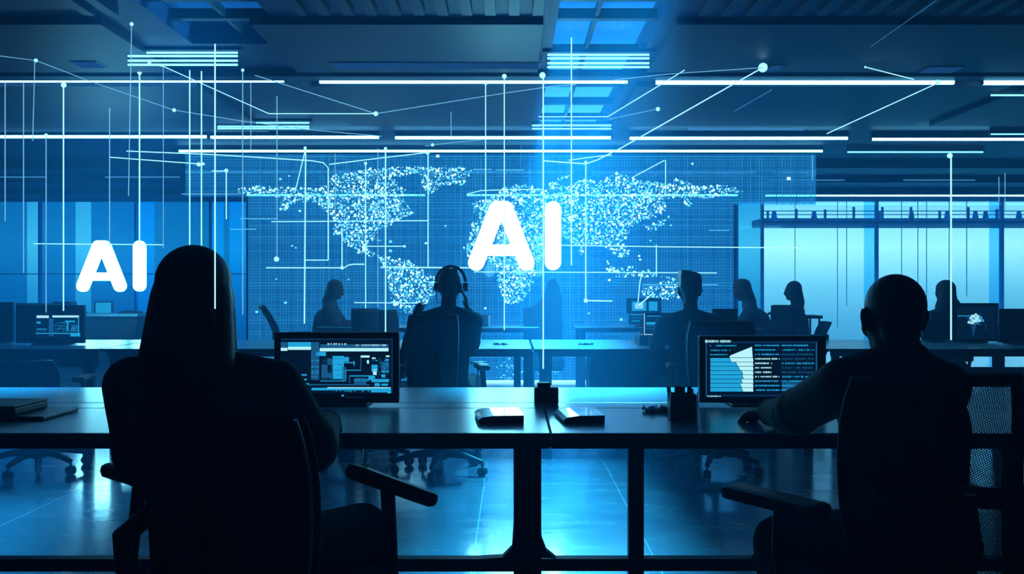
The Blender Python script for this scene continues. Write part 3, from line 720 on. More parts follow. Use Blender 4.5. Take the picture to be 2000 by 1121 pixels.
pp=tag(MB().box(WX(1400,7.93),WX(1617,7.93),7.90,7.93,.746,WZ(653,7.93),0,.003).build('desk_divider',M_deskedge,None,(WX(1500,7.93),7.93,.746)),'low dark divider panel along the desk behind the right front monitor','divider'); pp.location=(WX(1500,7.93),7.93,.746)
# --- far double screen
Z=10.4
t,o,s_=monitor('double_monitor','far dark double monitor with two glowing panes on the display side desk',1224,1292,582,612,Z,.756,(1232,1286,588,608))
mb=ui(Z,[(1234,1262,589,607,2),(1267,1284,589,607,2),(1240,1256,592,603,1)],t,o); mb.build('screen_graphics',SCR,s_,o)
t,o,s_=monitor('control_box','dark console below the far double monitor with small cyan readouts',1229,1262,613,634,Z-.12,.756,stand=False,cat='console',th=.1)
mb=ui(Z-.12,[(1231,1257,614,615.5,2),(1233,1258,620,622,3),(1234,1250,626,627.5,2)],t,o); mb.build('screen_graphics',SCR,t,o)
# --- right group
Z=7.5
t,o,s_=monitor('monitor','dark monitor right of the seated woman with a bright cyan splash on screen',1860,1951,592,669,Z,.746,(1868,1945,598,662))
mb=MB(); random.seed(3)
for i in range(150):
    a=random.uniform(0,2*PI); r=abs(random.gauss(0,1)); x=1903+r*15*math.cos(a)+ (4 if random.random()<.3 else 0); y=625+r*9*math.sin(a)
    if 1870<x<1943 and 600<y<660:
        q=random.choice((.7,1,1.6,2.4)) if r<1 else .7
        mb.quad((WX(x-q,Z),Z-.0045,WZ(y+q,Z)),(WX(x+q,Z),Z-.0045,WZ(y+q,Z)),(WX(x+q,Z),Z-.0045,WZ(y-q,Z)),(WX(x-q,Z),Z-.0045,WZ(y-q,Z)),random.choice((1,2,2,3)) if r<1.2 else 3)
for i in range(14): x=1894+random.uniform(0,16); y=random.uniform(614,632); q=2.2; mb.quad((WX(x-q,Z),Z-.0050,WZ(y+q,Z)),(WX(x+q,Z),Z-.0050,WZ(y+q,Z)),(WX(x+q,Z),Z-.0050,WZ(y-q,Z)),(WX(x-q,Z),Z-.0050,WZ(y-q,Z)),1)
for k in range(6): mb.quad((WX(1899,Z),Z-.0045,WZ(636+k*4,Z)),(WX(1906-k,Z),Z-.0045,WZ(636+k*4,Z)),(WX(1906-k,Z),Z-.0045,WZ(633+k*4,Z)),(WX(1899,Z),Z-.0045,WZ(633+k*4,Z)),3)
mb.quad((WX(1870,Z),Z-.0045,WZ(617.6,Z)),(WX(1896,Z),Z-.0045,WZ(617.6,Z)),(WX(1896,Z),Z-.0045,WZ(616,Z)),(WX(1870,Z),Z-.0045,WZ(616,Z)),2)
mb.build('screen_graphics',SCR,s_,o); random.seed(11)
MB().box(WX(1946,Z),WX(1948,Z),Z-.002,Z,WZ(664,Z),WZ(594,Z)).build('side_trim',M_mull,t,o)
monitor('monitor','back of a dark monitor at the right picture edge',1952,2040,603,669,7.3,.746)
monitor('monitor','dark monitor between the bald man\'s ear and the seated woman',1802,1858,622,664,7.6,.746)
# --- left counter beyond
rc=thing('reception_counter','dark counter with a slanted end below the left sign','counter',(WX(190,13),13,0))
ro=tuple(rc.location); Z=13
MB().prism([(WX(60,Z),0),(WX(60,Z),WZ(618,Z)),(WX(268,Z),WZ(620,Z)),(WX(256,Z),0)],Z,Z+.7).build('body',M_deskedge,rc,ro)
MB().box(WX(60,Z),WX(272,Z),Z-.06,Z+.76,WZ(618,Z),WZ(613,Z),0,.004).build('counter_top',M_desk,rc,ro)
zt_=WZ(613,Z)+.001
t,o,s_=monitor('picture_screen','small framed bright screen standing on the left counter',183,221,588,613,13.2,zt_,(187,217,591,611),stand=False,cat='screen')
mb=ui(13.2,[(187,217,591,611,2)],t,o); mb.build('screen_graphics',SCR,s_,o)
for a,b,y,lab,z in ((102,143,589,'boxy dark monitor on the left counter, left of the bright framed screen',13.3),(30,98,592,'long dark monitor row at the left end of the counter',13.35),(144,158,597,'small dark phone block on the left counter',13.3),(236,268,607,'flat dark tray at the right end of the left counter',13.2)):
    o=(WX((a+b)/2,z),z,zt_); t=thing('counter_equipment',lab,'equipment',o,0,None)
    MB().box(WX(a,z),WX(b,z),z,z+.12,zt_,WZ(y,z),0,.01).build('casing',M_black,t,o)
    MB().box(WX(a,z)-.02,WX(b,z)+.02,z-.04,z+.16,zt_-.0,zt_+.02,0,.004).build('foot',M_black,t,o)
# --- items on the far desks
Z=10.4
t=thing('desk_box','small dark box on the far desk right of the man with headphones','box',(WX(944,Z),Z,.756)); o=tuple(t.location)
MB().box(WX(931,Z),WX(953,Z),Z,Z+.15,.757,WZ(615,Z),0,.01).build('body',M_black,t,o); MB().box(WX(954,Z),WX(957,Z),Z,Z+.1,.757,WZ(617,Z)).build('white_side',M_white,t,o)
# --- items on front benches
def booklet(px0,px1,Z,label):
    x0,x1=WX(px0,Z),WX(px1,Z); zb=.7455; o=((x0+x1)/2,Z,zb)
    t=thing('booklet',label,'booklet',o,0,'thick booklets on the front workbenches'); w_=x1-x0
    M=Matrix.Translation(o)@Matrix.Rotation(.10,4,'Z')
    pts=[(-w_/2,.002),(-w_/2+.006,.0005),(w_/2,.0005),(w_/2,.022),(-w_/2+.05,.022),(-w_/2+.012,.017),(-w_/2,.010)]
    mb=MB(); n=len(pts); mb.prism(pts,-.085,.12)
    mb.v=[tuple(M@Vector(p)) for p in mb.v]; mb.build('pages',M_black,t,o)
    cov=[(-w_/2,.0105),(-w_/2+.012,.0176),(-w_/2+.05,.0226),(w_/2+.002,.0226),(w_/2+.002,.0255),(-w_/2+.05,.0255),(-w_/2+.010,.0205),(-w_/2-.003,.011)]
    mb=MB().prism(cov,-.088,.123); mb.v=[tuple(M@Vector(p)) for p in mb.v]; mb.build('cover',M_paper,t,o)
    mb=MB().box(-.03,-.015,-.02,-.005,.0325,.0335); mb.v=[tuple(M@Vector(p)) for p in mb.v]; 
booklet(932,1018,3.16,'thick pale booklet left of the seam between the front workbenches')
booklet(1094,1172,3.16,'thick pale booklet right of the seam between the front workbenches')
Z=3.56; o=(WX(1067,Z),Z,.746)
t=thing('power_box','square dark power box standing on the seam between the front workbenches','box',o)
MB().box(WX(1044,Z),WX(1091,Z),Z,Z+.09,.747,WZ(757,Z),0,.003).build('body',M_black,t,o)
MB().box(WX(1044,Z),WX(1091,Z),Z-.003,Z,WZ(767.5,Z),WZ(765,Z)).build('trim_line',M_mull,t,o)
MB().box(WX(1050,Z),WX(1076,Z),Z+.02,Z+.07,WZ(757,Z),WZ(749,Z),0,.004).build('lid',M_black,t,o)
Z=3.12; o=(WX(1336,Z),Z,.746)
t=thing('pen_holder','square dark pen holder with things sticking out, left of the right front monitor','pen holder',o)
x0,x1=WX(1311,Z),WX(1361,Z); zt1=WZ(771,Z); mb=MB()
mb.box(x0,x1,Z,Z+.004,.747,zt1); mb.box(x0,x1,Z+.076,Z+.08,.747,zt1); mb.box(x0,x0+.004,Z,Z+.08,.747,zt1); mb.box(x1-.004,x1,Z,Z+.08,.747,zt1); mb.box(x0,x1,Z,Z+.08,.747,.752)
mb.build('holder',M_black,t,o)
for x,tx,h,r in ((1318,1310,758,.007),(1326,1327,756,.009),(1338,1336,757,.012),(1347,1352,757,.008),(1354,1357,762,.005)):
    MB().tube([(WX(x,Z),Z+.04,.755),(WX(tx,Z),Z+.045,WZ(h,Z))],[r*.8,r],8).build('pen',M_black,t,o)
for x in (x0-.004,x1+.001): MB().box(x,x+.003,Z-.002,Z+.001,.747,WZ(765,Z)).build('edge_trim',M_chrome,t,o)
Z=3.33; o=(WX(1285,Z),Z,.746)
t=thing('crumpled_cloth','crumpled dark cloth lying left of the pen holder','cloth',o); mb=MB()
nx=12; vs=[]; random.seed(5)
for j in range(4):
    for i in range(nx+1): vs.append((WX(1258+i*4.2,Z)+random.uniform(-.003,.003),Z-.03+j*.03,.748+(.012+random.uniform(0,.014) if 0<j<3 else .001)))
fs=[(j*(nx+1)+i,j*(nx+1)+i+1,(j+1)*(nx+1)+i+1,(j+1)*(nx+1)+i) for j in range(3) for i in range(nx)]
mb.add(vs,fs,0,True); mb.build('cloth',M_metal,t,o); random.seed(11)
# left front: closed laptop with papers
Z=3.25; o=(WX(40,Z),Z,.746)
t=thing('laptop','closed black laptop on a folder at the left end of the front workbench','laptop',o)
MB().box(WX(-30,Z),WX(118,Z),Z-.12,Z+.14,.7465,.760,0,.004).build('folder',M_metal,t,o)
MB().box(WX(-40,Z),WX(58,Z),Z-.10,Z+.13,.761,.785,0,.005).build('body',M_black,t,o)
MB().box(WX(-40,Z),WX(58,Z),Z-.10,Z+.13,.786,.792,0,.003).build('lid',M_black,t,o)
# small clutter on the second-row desk
for px,lab,seedn in ((978,'small dark keyring and pens on the second-row desk beside the headphones man',1),(1144,'small dark heap of keys on the second-row desk right of the tallest light line',2)):
    Z=7.2; o=(WX(px,Z),Z,.746); t=thing('desk_clutter',lab,'desk item',o); random.seed(seedn)
    for i in range(6): MB().ball((o[0]+random.uniform(-.05,.05),Z+random.uniform(-.03,.03),.756),(random.uniform(.008,.02),.01,.009),0,8,6).build('piece',M_black,t,o)
    MB().tube([(o[0]-.06,Z,.752),(o[0]+.06,Z+.02,.752)],.005,6).build('pen',M_black,t,o)
# small cards in row two and labels
Z=6.95

# ------------------------------------------------------------------ chairs
def mesh_fabric():
    m=bpy.data.materials.new('open_mesh_fabric'); m.use_nodes=True; nt=m.node_tree; nt.nodes.clear(); N=nt.nodes.new; L=nt.links.new
    tc=N('ShaderNodeTexCoord'); mp=N('ShaderNodeMapping'); mp.inputs['Scale'].default_value=(1,1,1); mp.inputs['Rotation'].default_value=(0,.35,0)
    L(tc.outputs['Object'],mp.inputs[0]); sp=N('ShaderNodeSeparateXYZ'); L(mp.outputs[0],sp.inputs[0])
    def wv(out,k,th):
        a=N('ShaderNodeMath'); a.operation='MULTIPLY'; a.inputs[1].default_value=k; L(out,a.inputs[0])
        b=N('ShaderNodeMath'); b.operation='SINE'; L(a.outputs[0],b.inputs[0])
        c=N('ShaderNodeMath'); c.operation='GREATER_THAN'; c.inputs[1].default_value=th; L(b.outputs[0],c.inputs[0]); return c
    x=wv(sp.outputs['X'],900,-.6); z=wv(sp.outputs['Z'],1150,-.35)
    mul=N('ShaderNodeMath'); mul.operation='MULTIPLY'; L(x.outputs[0],mul.inputs[0]); L(z.outputs[0],mul.inputs[1])
    d=N('ShaderNodeBsdfDiffuse'); d.inputs[0].default_value=(.02,.03,.05,1); t=N('ShaderNodeBsdfTransparent')
    mx=N('ShaderNodeMixShader'); L(mul.outputs[0],mx.inputs[0]); L(d.outputs[0],mx.inputs[1]); L(t.outputs[0],mx.inputs[2])
    o=N('ShaderNodeOutputMaterial'); L(mx.outputs[0],o.inputs[0]); return m
M_mesh=mesh_fabric()
def chair(label,loc,yaw,seatz=.47,bt=1.0,bb=.56,bw=.44,armz=.66,mesh=False,group=None,trim=None,tilt=.06,arms=(True,True),by=-.22,armsplay=(0,0),flat=False,basew=.30,name='office_chair',armlen=.26,bshift=0,armx=(-.27,.27),armtilt=(0,0),framem=None):
    t=thing(name,label,'chair',(0,0,0),0,group)
    # five star base
    mb=MB()
    mb.tube([(0,0,.085),(0,0,.16)],[.045,.035],12)
    for i in range(5):
        a=PI/2+.35+i*2*PI/5; c,s=math.cos(a),math.sin(a)
        mb.tube([(c*.03,s*.03,.125),(c*basew*.55,s*basew*.55,.12),(c*basew,s*basew,.085)],[.028,.022,.016],8)
    mb.build('base',M_black,t)
    for i in range(5):
        a=PI/2+.35+i*2*PI/5; c,s=math.cos(a),math.sin(a); p=Vector((c*basew,s*basew,0)); u=Vector((-s,c,0))
        mb=MB(); mb.tube([p+Vector((0,0,.055)),p+Vector((0,0,.085))],.008,6)
        for q in (-1,1): 
            e=p+u*.012*q+Vector((0,0,.0285)); mb.tube([e-u*.009,e+u*.009],.028,12)
        mb.build('caster',M_black,t)
    MB().tube([(0,0,.15),(0,0,seatz-.06)],[.026,.020],12).build('gas_column',M_metal,t)
    MB().box(-.24,.24,-.22,.25,seatz-.055,seatz,0,.022).build('seat',M_fab,t)
    MB().box(-.10,.10,-.14,.10,seatz-.085,seatz-.056,0,.008).build('tilt_mechanism',M_black,t)
    # backrest: curved panel
    nu,nv=10,12; th=.012 if mesh else .03
    def bp(u,v,off=0):
        z=bb+(bt-bb)*v; wv_=bw/2*(1-.10*(1-v)**2-(0 if flat else .10*v**6)); x=u*wv_+bshift
        y=by-.03-tilt*v*1.2+.035*u*u+.03*math.sin(v*PI)*1.0-off
        return Vector((x,y,z))
    mb=MB(); vs=[bp(-1+2*i/nu,j/nv,o) for o in (0,th) for j in range(nv+1) for i in range(nu+1)]; k=(nu+1)*(nv+1); fs=[]
    for j in range(nv):
        for i in range(nu):
            a=j*(nu+1)+i; fs.append((a,a+1,a+nu+2,a+nu+1)); 
            if not mesh: fs.append((k+a,k+a+nu+1,k+a+nu+2,k+a+1))
    if not mesh:
        ed=[j*(nu+1) for j in range(nv+1)]+[nv*(nu+1)+i for i in range(1,nu+1)]+[j*(nu+1)+nu for j in range(nv-1,-1,-1)]+[i for i in range(nu-1,0,-1)]
        for q in range(len(ed)): a,b=ed[q],ed[(q+1)%len(ed)]; fs.append((a,b,k+b,k+a))
    else: vs=vs[:k]
    mb.add(vs,fs,0,True); br=mb.build('backrest',M_mesh if mesh else M_fab,t)
    rim=[bp(-1,j/nv,th/2) for j in range(nv+1)]+[bp(-1+2*i/nu,1,th/2) for i in range(1,nu+1)]+[bp(1,j/nv,th/2) for j in range(nv-1,-1,-1)]+[bp(1-2*i/nu,0,th/2) for i in range(1,nu+1)]
    MB().tube(rim,.015 if mesh else .012,8).build('back_frame',framem or M_black,br)
    if trim:   # chrome strip added to stand for rim light along one edge
        sgn=trim; MB().tube([bp(sgn,j/nv,th+.012) for j in range(nv+1)],.0045,6).build('rim_light_strip',M_chrome,br)
    MB().tube([(0,-.10,seatz-.07),(0,by-.02,seatz-.07),(0,by-.075,seatz+.0),(bshift*.5,by-.085,(bt+bb)/2)],[.022,.022,.02,.014],8).build('back_support',M_black,t)
    for q,sgn in enumerate((-1,1)):
        if not arms[q]: continue
        sp_=armsplay[q]; x=armx[q]; R_=Matrix.Translation((x,0.02,armz))@Matrix.Rotation(sp_,4,'Z')@Matrix.Rotation(armtilt[q],4,'X')
        ar=MB().box(-.042,.042,-armlen*.45,armlen*.55,-.020,.018,0,.016,M=R_).build('armrest',M_black,t)
        MB().tube([(sgn*.12,.0,seatz-.07),(x*.98,.0,seatz-.04),(x*1.05,.0,seatz+.06),(x,.01,armz-.014)],[.014,.016,.016,.018],8).build('arm_support',M_black,ar)
    t.location=loc; t.rotation_euler=(0,0,yaw)
    return t
GC='office chairs at the desks'
# foreground chairs
wch=chair('black office chair of the long-haired woman with a pale edge strip for rim light',(-.565,2.22,0),math.radians(-8),bt=.93,bb=.50,bw=.38,trim=1,armz=.73,armsplay=(math.radians(62),math.radians(-42)),tilt=.04,by=-.24,armlen=.24,basew=.30,armx=(-.36,.27),armtilt=(.05,-.42),framem=M_fab)
mch=chair('black mesh-backed office chair of the bald man, turned to the left',(.94,2.36,0),math.radians(12),bt=.985,bb=.50,bw=.47,framem=M_fab,mesh=True,armz=.66,armsplay=(math.radians(22),math.radians(-8)),tilt=-.02,by=-.25,armlen=.30,bshift=0)
# extra frame of the mesh chair: lumbar bar and angled spine on the right
MB().tube([(.235,-.30,.96),(.215,-.32,.86),(.17,-.33,.74),(.12,-.33,.64),(.17,-.31,.52),(.26,-.29,.40)],[.016,.02,.024,.026,.024,.02],8).build('spine',M_black,mch)
MB().tube([(-.20,-.275,.735),(.05,-.262,.73),(.36,-.28,.71)],.013,8).build('lumbar_bar',M_black,mch)
MB().tube([(-.285,-.05,.74),(-.275,-.06,.675),(-.365,-.06,.60),(-.365,-.06,.53),(-.22,-.03,.43)],[.022,.026,.026,.022,.02],8).build('side_bracket',M_black,wch)
# row two
c1=chair('office chair of the man with headphones, seen from behind with a pale right-edge strip for rim light',(-.46,5.98,0),math.radians(9),bt=1.02,bb=.56,bw=.32,bshift=-.07,group=GC,trim=1,armz=.68)
MB().tube([(.31,.12,.70),(.20,.12,.70),(.255,.10,.665),(.235,.02,.55),(.20,0,.46)],.006,6).build('arm_trim',M_chrome,c1)
c2=chair('office chair of the man with the flat-top hair, seen from behind',(1.33,6.03,0),math.radians(-6),bt=.98,bb=.56,bw=.42,group=GC,trim=-1,armz=.68)
chair('empty low-backed office chair under the far left desk, its star base behind the front workbench',(-3.09,6.02,0),math.radians(8),bt=.735,bb=.50,bw=.40,seatz=.44,armz=.60,group=GC)
chair('tall narrow office chair standing between the front left monitor and the man with headphones',(-.985,6.25,0),math.radians(95),bt=1.08,bb=.60,bw=.30,tilt=.10,group=GC,trim=-1,flat=True)
chair('office chair of the seated woman on the far right',(3.83,8.28,0),0,bt=.98,bw=.42,group=GC)
GX='far office chairs'
chair('far office chair behind the seated woman left of the display, flat-topped back',(-2.42,10.55,0),math.radians(-68),bt=.985,bb=.56,bw=.34,tilt=.16,group=GX,flat=True)
chair('far empty chair with its back to us, left of the headphones man',(-1.56,9.75,0),math.radians(10),bt=.97,bb=.55,bw=.26,group=GX,flat=True)
chair('far empty chair nearest the headphones man\'s left shoulder',(-1.28,10.0,0),math.radians(-12),bt=.95,bb=.55,bw=.26,group=GX,flat=True)
chair('far flat-topped chair between the two profile women on the right',(2.92,10.0,0),math.radians(-8),bt=1.0,bb=.50,bw=.26,tilt=.02,group=GX,flat=True)
chair('far office chair under the woman reaching left, by the windows',(3.24,10.4,0),math.radians(90),bt=.80,bb=.52,bw=.34,armz=.66,seatz=.45,group=GX)
chair('far office chair under the leaning long-haired woman on the right',(2.66,10.0,0),math.radians(60),bt=.74,bb=.52,bw=.34,armz=.66,group=GX)
# wing lounge chair in front of the display
lc=thing('lounge_chair','tall dark winged lounge chair before the display, right of the large sign\'s I','chair',(.52,10.75,0)); lo=(.52,10.75,0)
Z=10.75; mb=MB()
shell=[(WX(1055,Z),.30),(WX(1052,Z),WZ(600,Z)),(WX(1064,Z),WZ(572,Z)),(WX(1070,Z),WZ(550,Z)),(WX(1082,Z),WZ(543,Z)),(WX(1090,Z),WZ(552,Z)),(WX(1097,Z),WZ(580,Z)),(WX(1099,Z),WZ(635,Z)),(WX(1094,Z),.30)]
mb.prism(shell,Z-.02,Z+.10); mb.build('backrest',M_fab,lc,lo)
MB().prism([(WX(1024,Z),.30),(WX(1022,Z),WZ(602,Z)),(WX(1040,Z),WZ(597,Z)),(WX(1056,Z),WZ(582,Z)),(WX(1060,Z),.30)],Z-.35,Z+.05).build('side_wing',M_fab,lc,lo)
MB().box(WX(1028,Z),WX(1098,Z),Z-.5,Z+.02,.26,.42,0,.05).build('seat',M_fab,lc,lo)
MB().tube([(lo[0]-.18,Z-.2,.03),(lo[0]-.18,Z-.2,.27)],[.03,.03],10).build('pedestal',M_metal,lc,lo)
MB().tube([(lo[0]-.18,Z-.2,.0),(lo[0]-.18,Z-.2,.03)],[.22,.20],20).build('foot_plate',M_metal,lc,lo)

# ------------------------------------------------------------------ people
def solid(mb,name,m,parent,origin,voxel,smooth=4,dec=None):
    "fuses overlapping rounded forms into one continuous skin"
    me=mb.mesh(name,m,origin); ob=bpy.data.objects.new('tmp',me); C.objects.link(ob)
    r=ob.modifiers.new('r','REMESH'); r.mode='VOXEL'; r.voxel_size=voxel; r.use_smooth_shade=True
    if smooth: s_=ob.modifiers.new('s','SMOOTH'); s_.iterations=smooth; s_.factor=.5
    dg=bpy.context.evaluated_depsgraph_get(); ev=ob.evaluated_get(dg)
    me2=bpy.data.meshes.new_from_object(ev); me2.name=name
    bpy.data.objects.remove(ob); bpy.data.meshes.remove(me)
    if not me2.materials: me2.materials.append(m)
    for p in me2.polygons: p.use_smooth=True
    o=bpy.data.objects.new(name,me2); C.objects.link(o); o.parent=parent
    return o
def chain(mb,pts,rs,n=12):
    for i in range(len(pts)-1): mb.cap(pts[i],pts[i+1],rs[i],rs[i+1],n)
def hand(mb,wrist,fwd,up,side,s=1.0,curl=.35):
    "palm, four unequal bent fingers and a side thumb; side=+1 thumb towards -right"
    f=Vector(fwd).normalized(); u=Vector(up); r=f.cross(u).normalized(); u=r.cross(f).normalized(); w0=Vector(wrist)
    k=s
    for q in (-.026,-.009,.009,.026):
        mb.cap(w0+f*.008*k+r*q*.7*k, w0+f*.085*k+r*q*1.15*k, .0155*k,.0125*k,8)
    for q,l in ((-.033,.062),(-.012,.078),(.011,.084),(.032,.074)):
        qq=q if side>0 else -q
        p=w0+f*.088*k+r*qq*k; d=(f+r*qq*1.5).normalized(); a=curl
        for seg,ln,rr in ((0,.45,.0095),(1,.30,.0085),(2,.25,.0078)):
            dd=(d*math.cos(a)-u*math.sin(a)).normalized(); e=p+dd*l*ln*k; mb.cap(p,e,rr*k,(rr-.0007)*k,8); p=e; a+=curl*.7
    sg=r if side>0 else -r
    b=w0+f*.022*k+sg*.024*k; e=b+(f*.55+sg*.75-u*.25).normalized()*.040*k; g=e+(f*.9+sg*.25-u*.2).normalized()*.034*k
    mb.cap(b,e,.0135*k,.0115*k,8); mb.cap(e,g,.0105*k,.0085*k,8)
def head(mb,c,fwd,up,s=1.0,ears=True):
    f=Vector(fwd).normalized(); u=Vector(up).normalized(); r=f.cross(u).normalized(); u=r.cross(f).normalized(); c=Vector(c)
    R_=Matrix((r,f,u)).transposed()
    def P(x,y,z): return c+(r*x+f*y+u*z)*s
    def B(x,y,z,rx,ry,rz): mb.ball(P(x,y,z),(rx*s,ry*s,rz*s),0,18,12,R_)
    B(0,-.012,.030,.074,.094,.085); B(0,.006,-.005,.068,.082,.088)      # cranium, face mass
    B(0,.030,-.060,.050,.056,.052); B(0,.066,-.092,.024,.020,.020)      # jaw, chin
    B(0,.078,.022,.052,.016,.012)                                      # brow
    for x in (-.030,.030): B(x,.074,.000,.0135,.012,.011); B(x*1.35,.058,-.030,.020,.022,.022)   # eyes, cheeks
    mb.cap(P(0,.086,.012),P(0,.108,-.026),.009*s,.013*s,8); B(.010,.098,-.030,.009,.010,.008); B(-.010,.098,-.030,.009,.010,.008)
    B(0,.088,-.054,.024,.010,.006); B(0,.086,-.064,.020,.010,.007)      # lips
    if ears:
        for x in (-1,1):
            B(x*.078,-.005,-.005,.008,.018,.030); B(x*.086,-.012,.006,.007,.012,.022); B(x*.080,.000,-.028,.007,.010,.012)
def person(label,J,voxel,look=(0,1,0),up=(0,0,1),hs=1.0,top=M_coat,hair=None,build=1.0,loc=None,shoes=True,hands=True,arm_r=1.0,hipw=1.0,ears=True,collar=False,neckr=1.0):
    """J: pelvis, chest, neck, head, shl/shr shoulders, ell/elr elbows, wrl/wrr wrists, hil/hir hips, knl/knr knees, anl/anr ankles, tol/tor toes,
       fl/fr hand directions"""
    V_={k:Vector(v) for k,v in J.items()}
    o=loc or (V_['pelvis'].x,V_['pelvis'].y,0); t=thing('person',label,'person',o); b=build
    nd=(V_['head']-V_['neck']).normalized()
    # body
    mb=MB(); head(mb,V_['head'],look,up,hs,ears)
    mb.cap(V_['neck']-nd*.03,V_['head']-Vector(up)*.05*hs-Vector(look)*.012,.056*b*neckr,.050*hs*neckr,14)
    def torso(mb,g,low=.0):
        mid=(V_['pelvis']+V_['chest'])/2
        for p,rx,rz in ((V_['pelvis'],.135*hipw,.10),(mid,.118,.11),(V_['chest'],.135,.12)):
            mb.ball(p,((rx+g)*b,(.095+g)*b,rz+g),0,18,12)
        for s_ in (-1,1):
            mb.cap(V_['pelvis']+Vector((.04*s_,0,0)),V_['chest']+Vector((.05*s_,0,0)),.085*b+g,.095*b+g,14)
        for k in ('shl','shr'):
            mb.cap(V_['chest']+(V_[k]-V_['chest'])*.3,V_[k],.085*b+g,.052*b+g,14)
            mb.cap(V_['neck'],V_[k]+Vector((0,0,.005)),.045*b+g,.046*b+g,12)
        mb.cap(V_['chest'],V_['neck'],.09*b+g,.055*b+g,14)
    torso(mb,0)
    for a,e,wr,fd,sd in (('shl','ell','wrl','fl',-1),('shr','elr','wrr','fr',1)):
        chain(mb,[V_[a],V_[e],V_[wr]],[.046*b,.036*b,.024])
        if hands: hand(mb,V_[wr],V_.get(fd,V_[wr]-V_[e]),(0,0,1) if 'up'+fd not in V_ else V_['up'+fd],-sd,hs*1.0,J.get('curl',(.35,))[0] if isinstance(J.get('curl'),tuple) else .35)
    for h,k,a,to in (('hil','knl','anl','tol'),('hir','knr','anr','tor')):
        chain(mb,[V_[h],V_[k],V_[a]],[.075*b,.050*b,.034]); mb.cap(V_[a]-Vector((0,0,.02)),V_[to],.03,.022,10)
    solid(mb,'body',M_skin,t,o,voxel)
    # clothes
    g=.014; mb=MB(); torso(mb,g)
    for a,e,wr in (('shl','ell','wrl'),('shr','elr','wrr')):
        A,E,Wr=V_[a],V_[e],V_[wr]; Wc=E+(Wr-E)*.93
        mb.cap(A,E,(.058*b)*arm_r,(.050*b)*arm_r,14); mb.cap(E,Wc,(.050*b)*arm_r,.036*arm_r,14)
        # folds at the elbow and upper arm
        mb.ball(A+(E-A)*.85,.056*b*arm_r,0,14,8); mb.ball(Wc,.040*arm_r,0,12,8)
    if collar: mb.tube([V_['neck']+nd*.0,V_['neck']+nd*.035],[.075*b,.064*b],18)
    jk=solid(mb,'jacket',top,t,o,voxel)
    mb=MB()
    mb.ball(V_['pelvis']-Vector((0,0,.02)),(.155*b*hipw,.115*b,.10),0,18,12)
    for h,k,a in (('hil','knl','anl'),('hir','knr','anr')):
        chain(mb,[V_[h],V_[k],V_[k]+(V_[a]-V_[k])*.9],[.092*b,.070*b,.050],14)
    solid(mb,'trousers',M_trou,t,o,voxel*1.15)
    for a,to in (('anl','tol'),('anr','tor')):
        mb=MB(); A=V_[a]-Vector((0,0,.035)); mb.cap((A.x,A.y-.03,.035),(V_[to].x,V_[to].y,.03),.042,.034,12); mb.cap(A+Vector((0,0,.03)),(A.x,A.y,.05),.04,.045,12)
        sh=mb.build('shoe',M_shoe,t,o)
    if hair: hair(t,o,V_,voxel)
    return t
def seated(x,y,yaw=0,lean=0,dz=0,armz=.79,hand_y=.44,hs=1,head_dy=0,width=1,base=.50):
    "joints of a seated figure whose hips are at x,y and who faces yaw (0 = away from the camera)"
    J=dict(pelvis=(0,0,base+.06),chest=(0,.02+lean*.5,base+.36),neck=(0,.02+lean,base+.53),head=(0,.045+lean*1.25+head_dy,base+.70),
      shl=(-.165*width,.02+lean*.9,base+.47),shr=(.165*width,.02+lean*.9,base+.47),ell=(-.22,.12+lean,armz-.02),elr=(.22,.12+lean,armz-.02),
      wrl=(-.16,hand_y-.04,armz),wrr=(.16,hand_y-.04,armz),hil=(-.09,.0,base),hir=(.09,.0,base),knl=(-.13,.42,base+.02),knr=(.13,.42,base+.02),
      anl=(-.13,.44,.10),anr=(.13,.44,.10),tol=(-.14,.58,.035),tor=(.14,.58,.035))
    c,s=math.cos(yaw),math.sin(yaw)
    return {k:(x+p[0]*c-p[1]*s,y+p[0]*s+p[1]*c,p[2]+(dz if p[2]>.3 else 0)) for k,p in J.items()}

# ---- long-haired woman, front left
def hair_woman(t,o,V_,vox):
    c=V_['head']; mb=MB()
    mb.ball(c+Vector((0,-.02,.035)),(.088,.104,.092),0,20,14)
    mb.cap(c+Vector((0,-.035,.02)),c+Vector((0,-.07,-.10)),.086,.088,18)
    for s_ in (-1,1):
        mb.cap(c+Vector((s_*.035,-.035,.0)),c+Vector((s_*.052,-.070,-.16)),.062,.062,14)
        mb.cap(c+Vector((s_*.052,-.070,-.14)),c+Vector((s_*.068,-.085,-.30)),.060,.055,14)
        mb.cap(c+Vector((s_*.05,.01,.0)),c+Vector((s_*.072,-.01,-.20)),.040,.034,12)
    mb.cap(c+Vector((0,-.07,-.10)),c+Vector((0,-.10,-.36)),.075,.060,16)
    for i in range(9):
        x=-.09+i*.0225; mb.cap(c+Vector((x*.6,-.10,-.04)),c+Vector((x*1.15,-.135+abs(x)*.2,-.30-random.random()*.08)),.022,.014,8)
    solid(mb,'hair',M_hairm,t,o,vox)
J=dict(pelvis=(-.66,2.24,.56),chest=(-.72,2.20,.83),neck=(-.76,2.22,1.00),head=(-.765,2.235,1.175),
  shl=(-.905,2.20,.965),shr=(-.575,2.24,.955),ell=(-.925,2.30,.76),elr=(-.50,2.34,.79),wrl=(-.84,2.62,.785),wrr=(-.545,2.72,.80),
  hil=(-.75,2.24,.53),hir=(-.57,2.24,.53),knl=(-.82,2.66,.53),knr=(-.42,2.58,.52),anl=(-.84,2.70,.12),anr=(-.40,2.72,.12),tol=(-.86,2.84,.04),tor=(-.40,2.86,.04),
  fl=(.2,1,-.15),fr=(-.15,1,-.15))
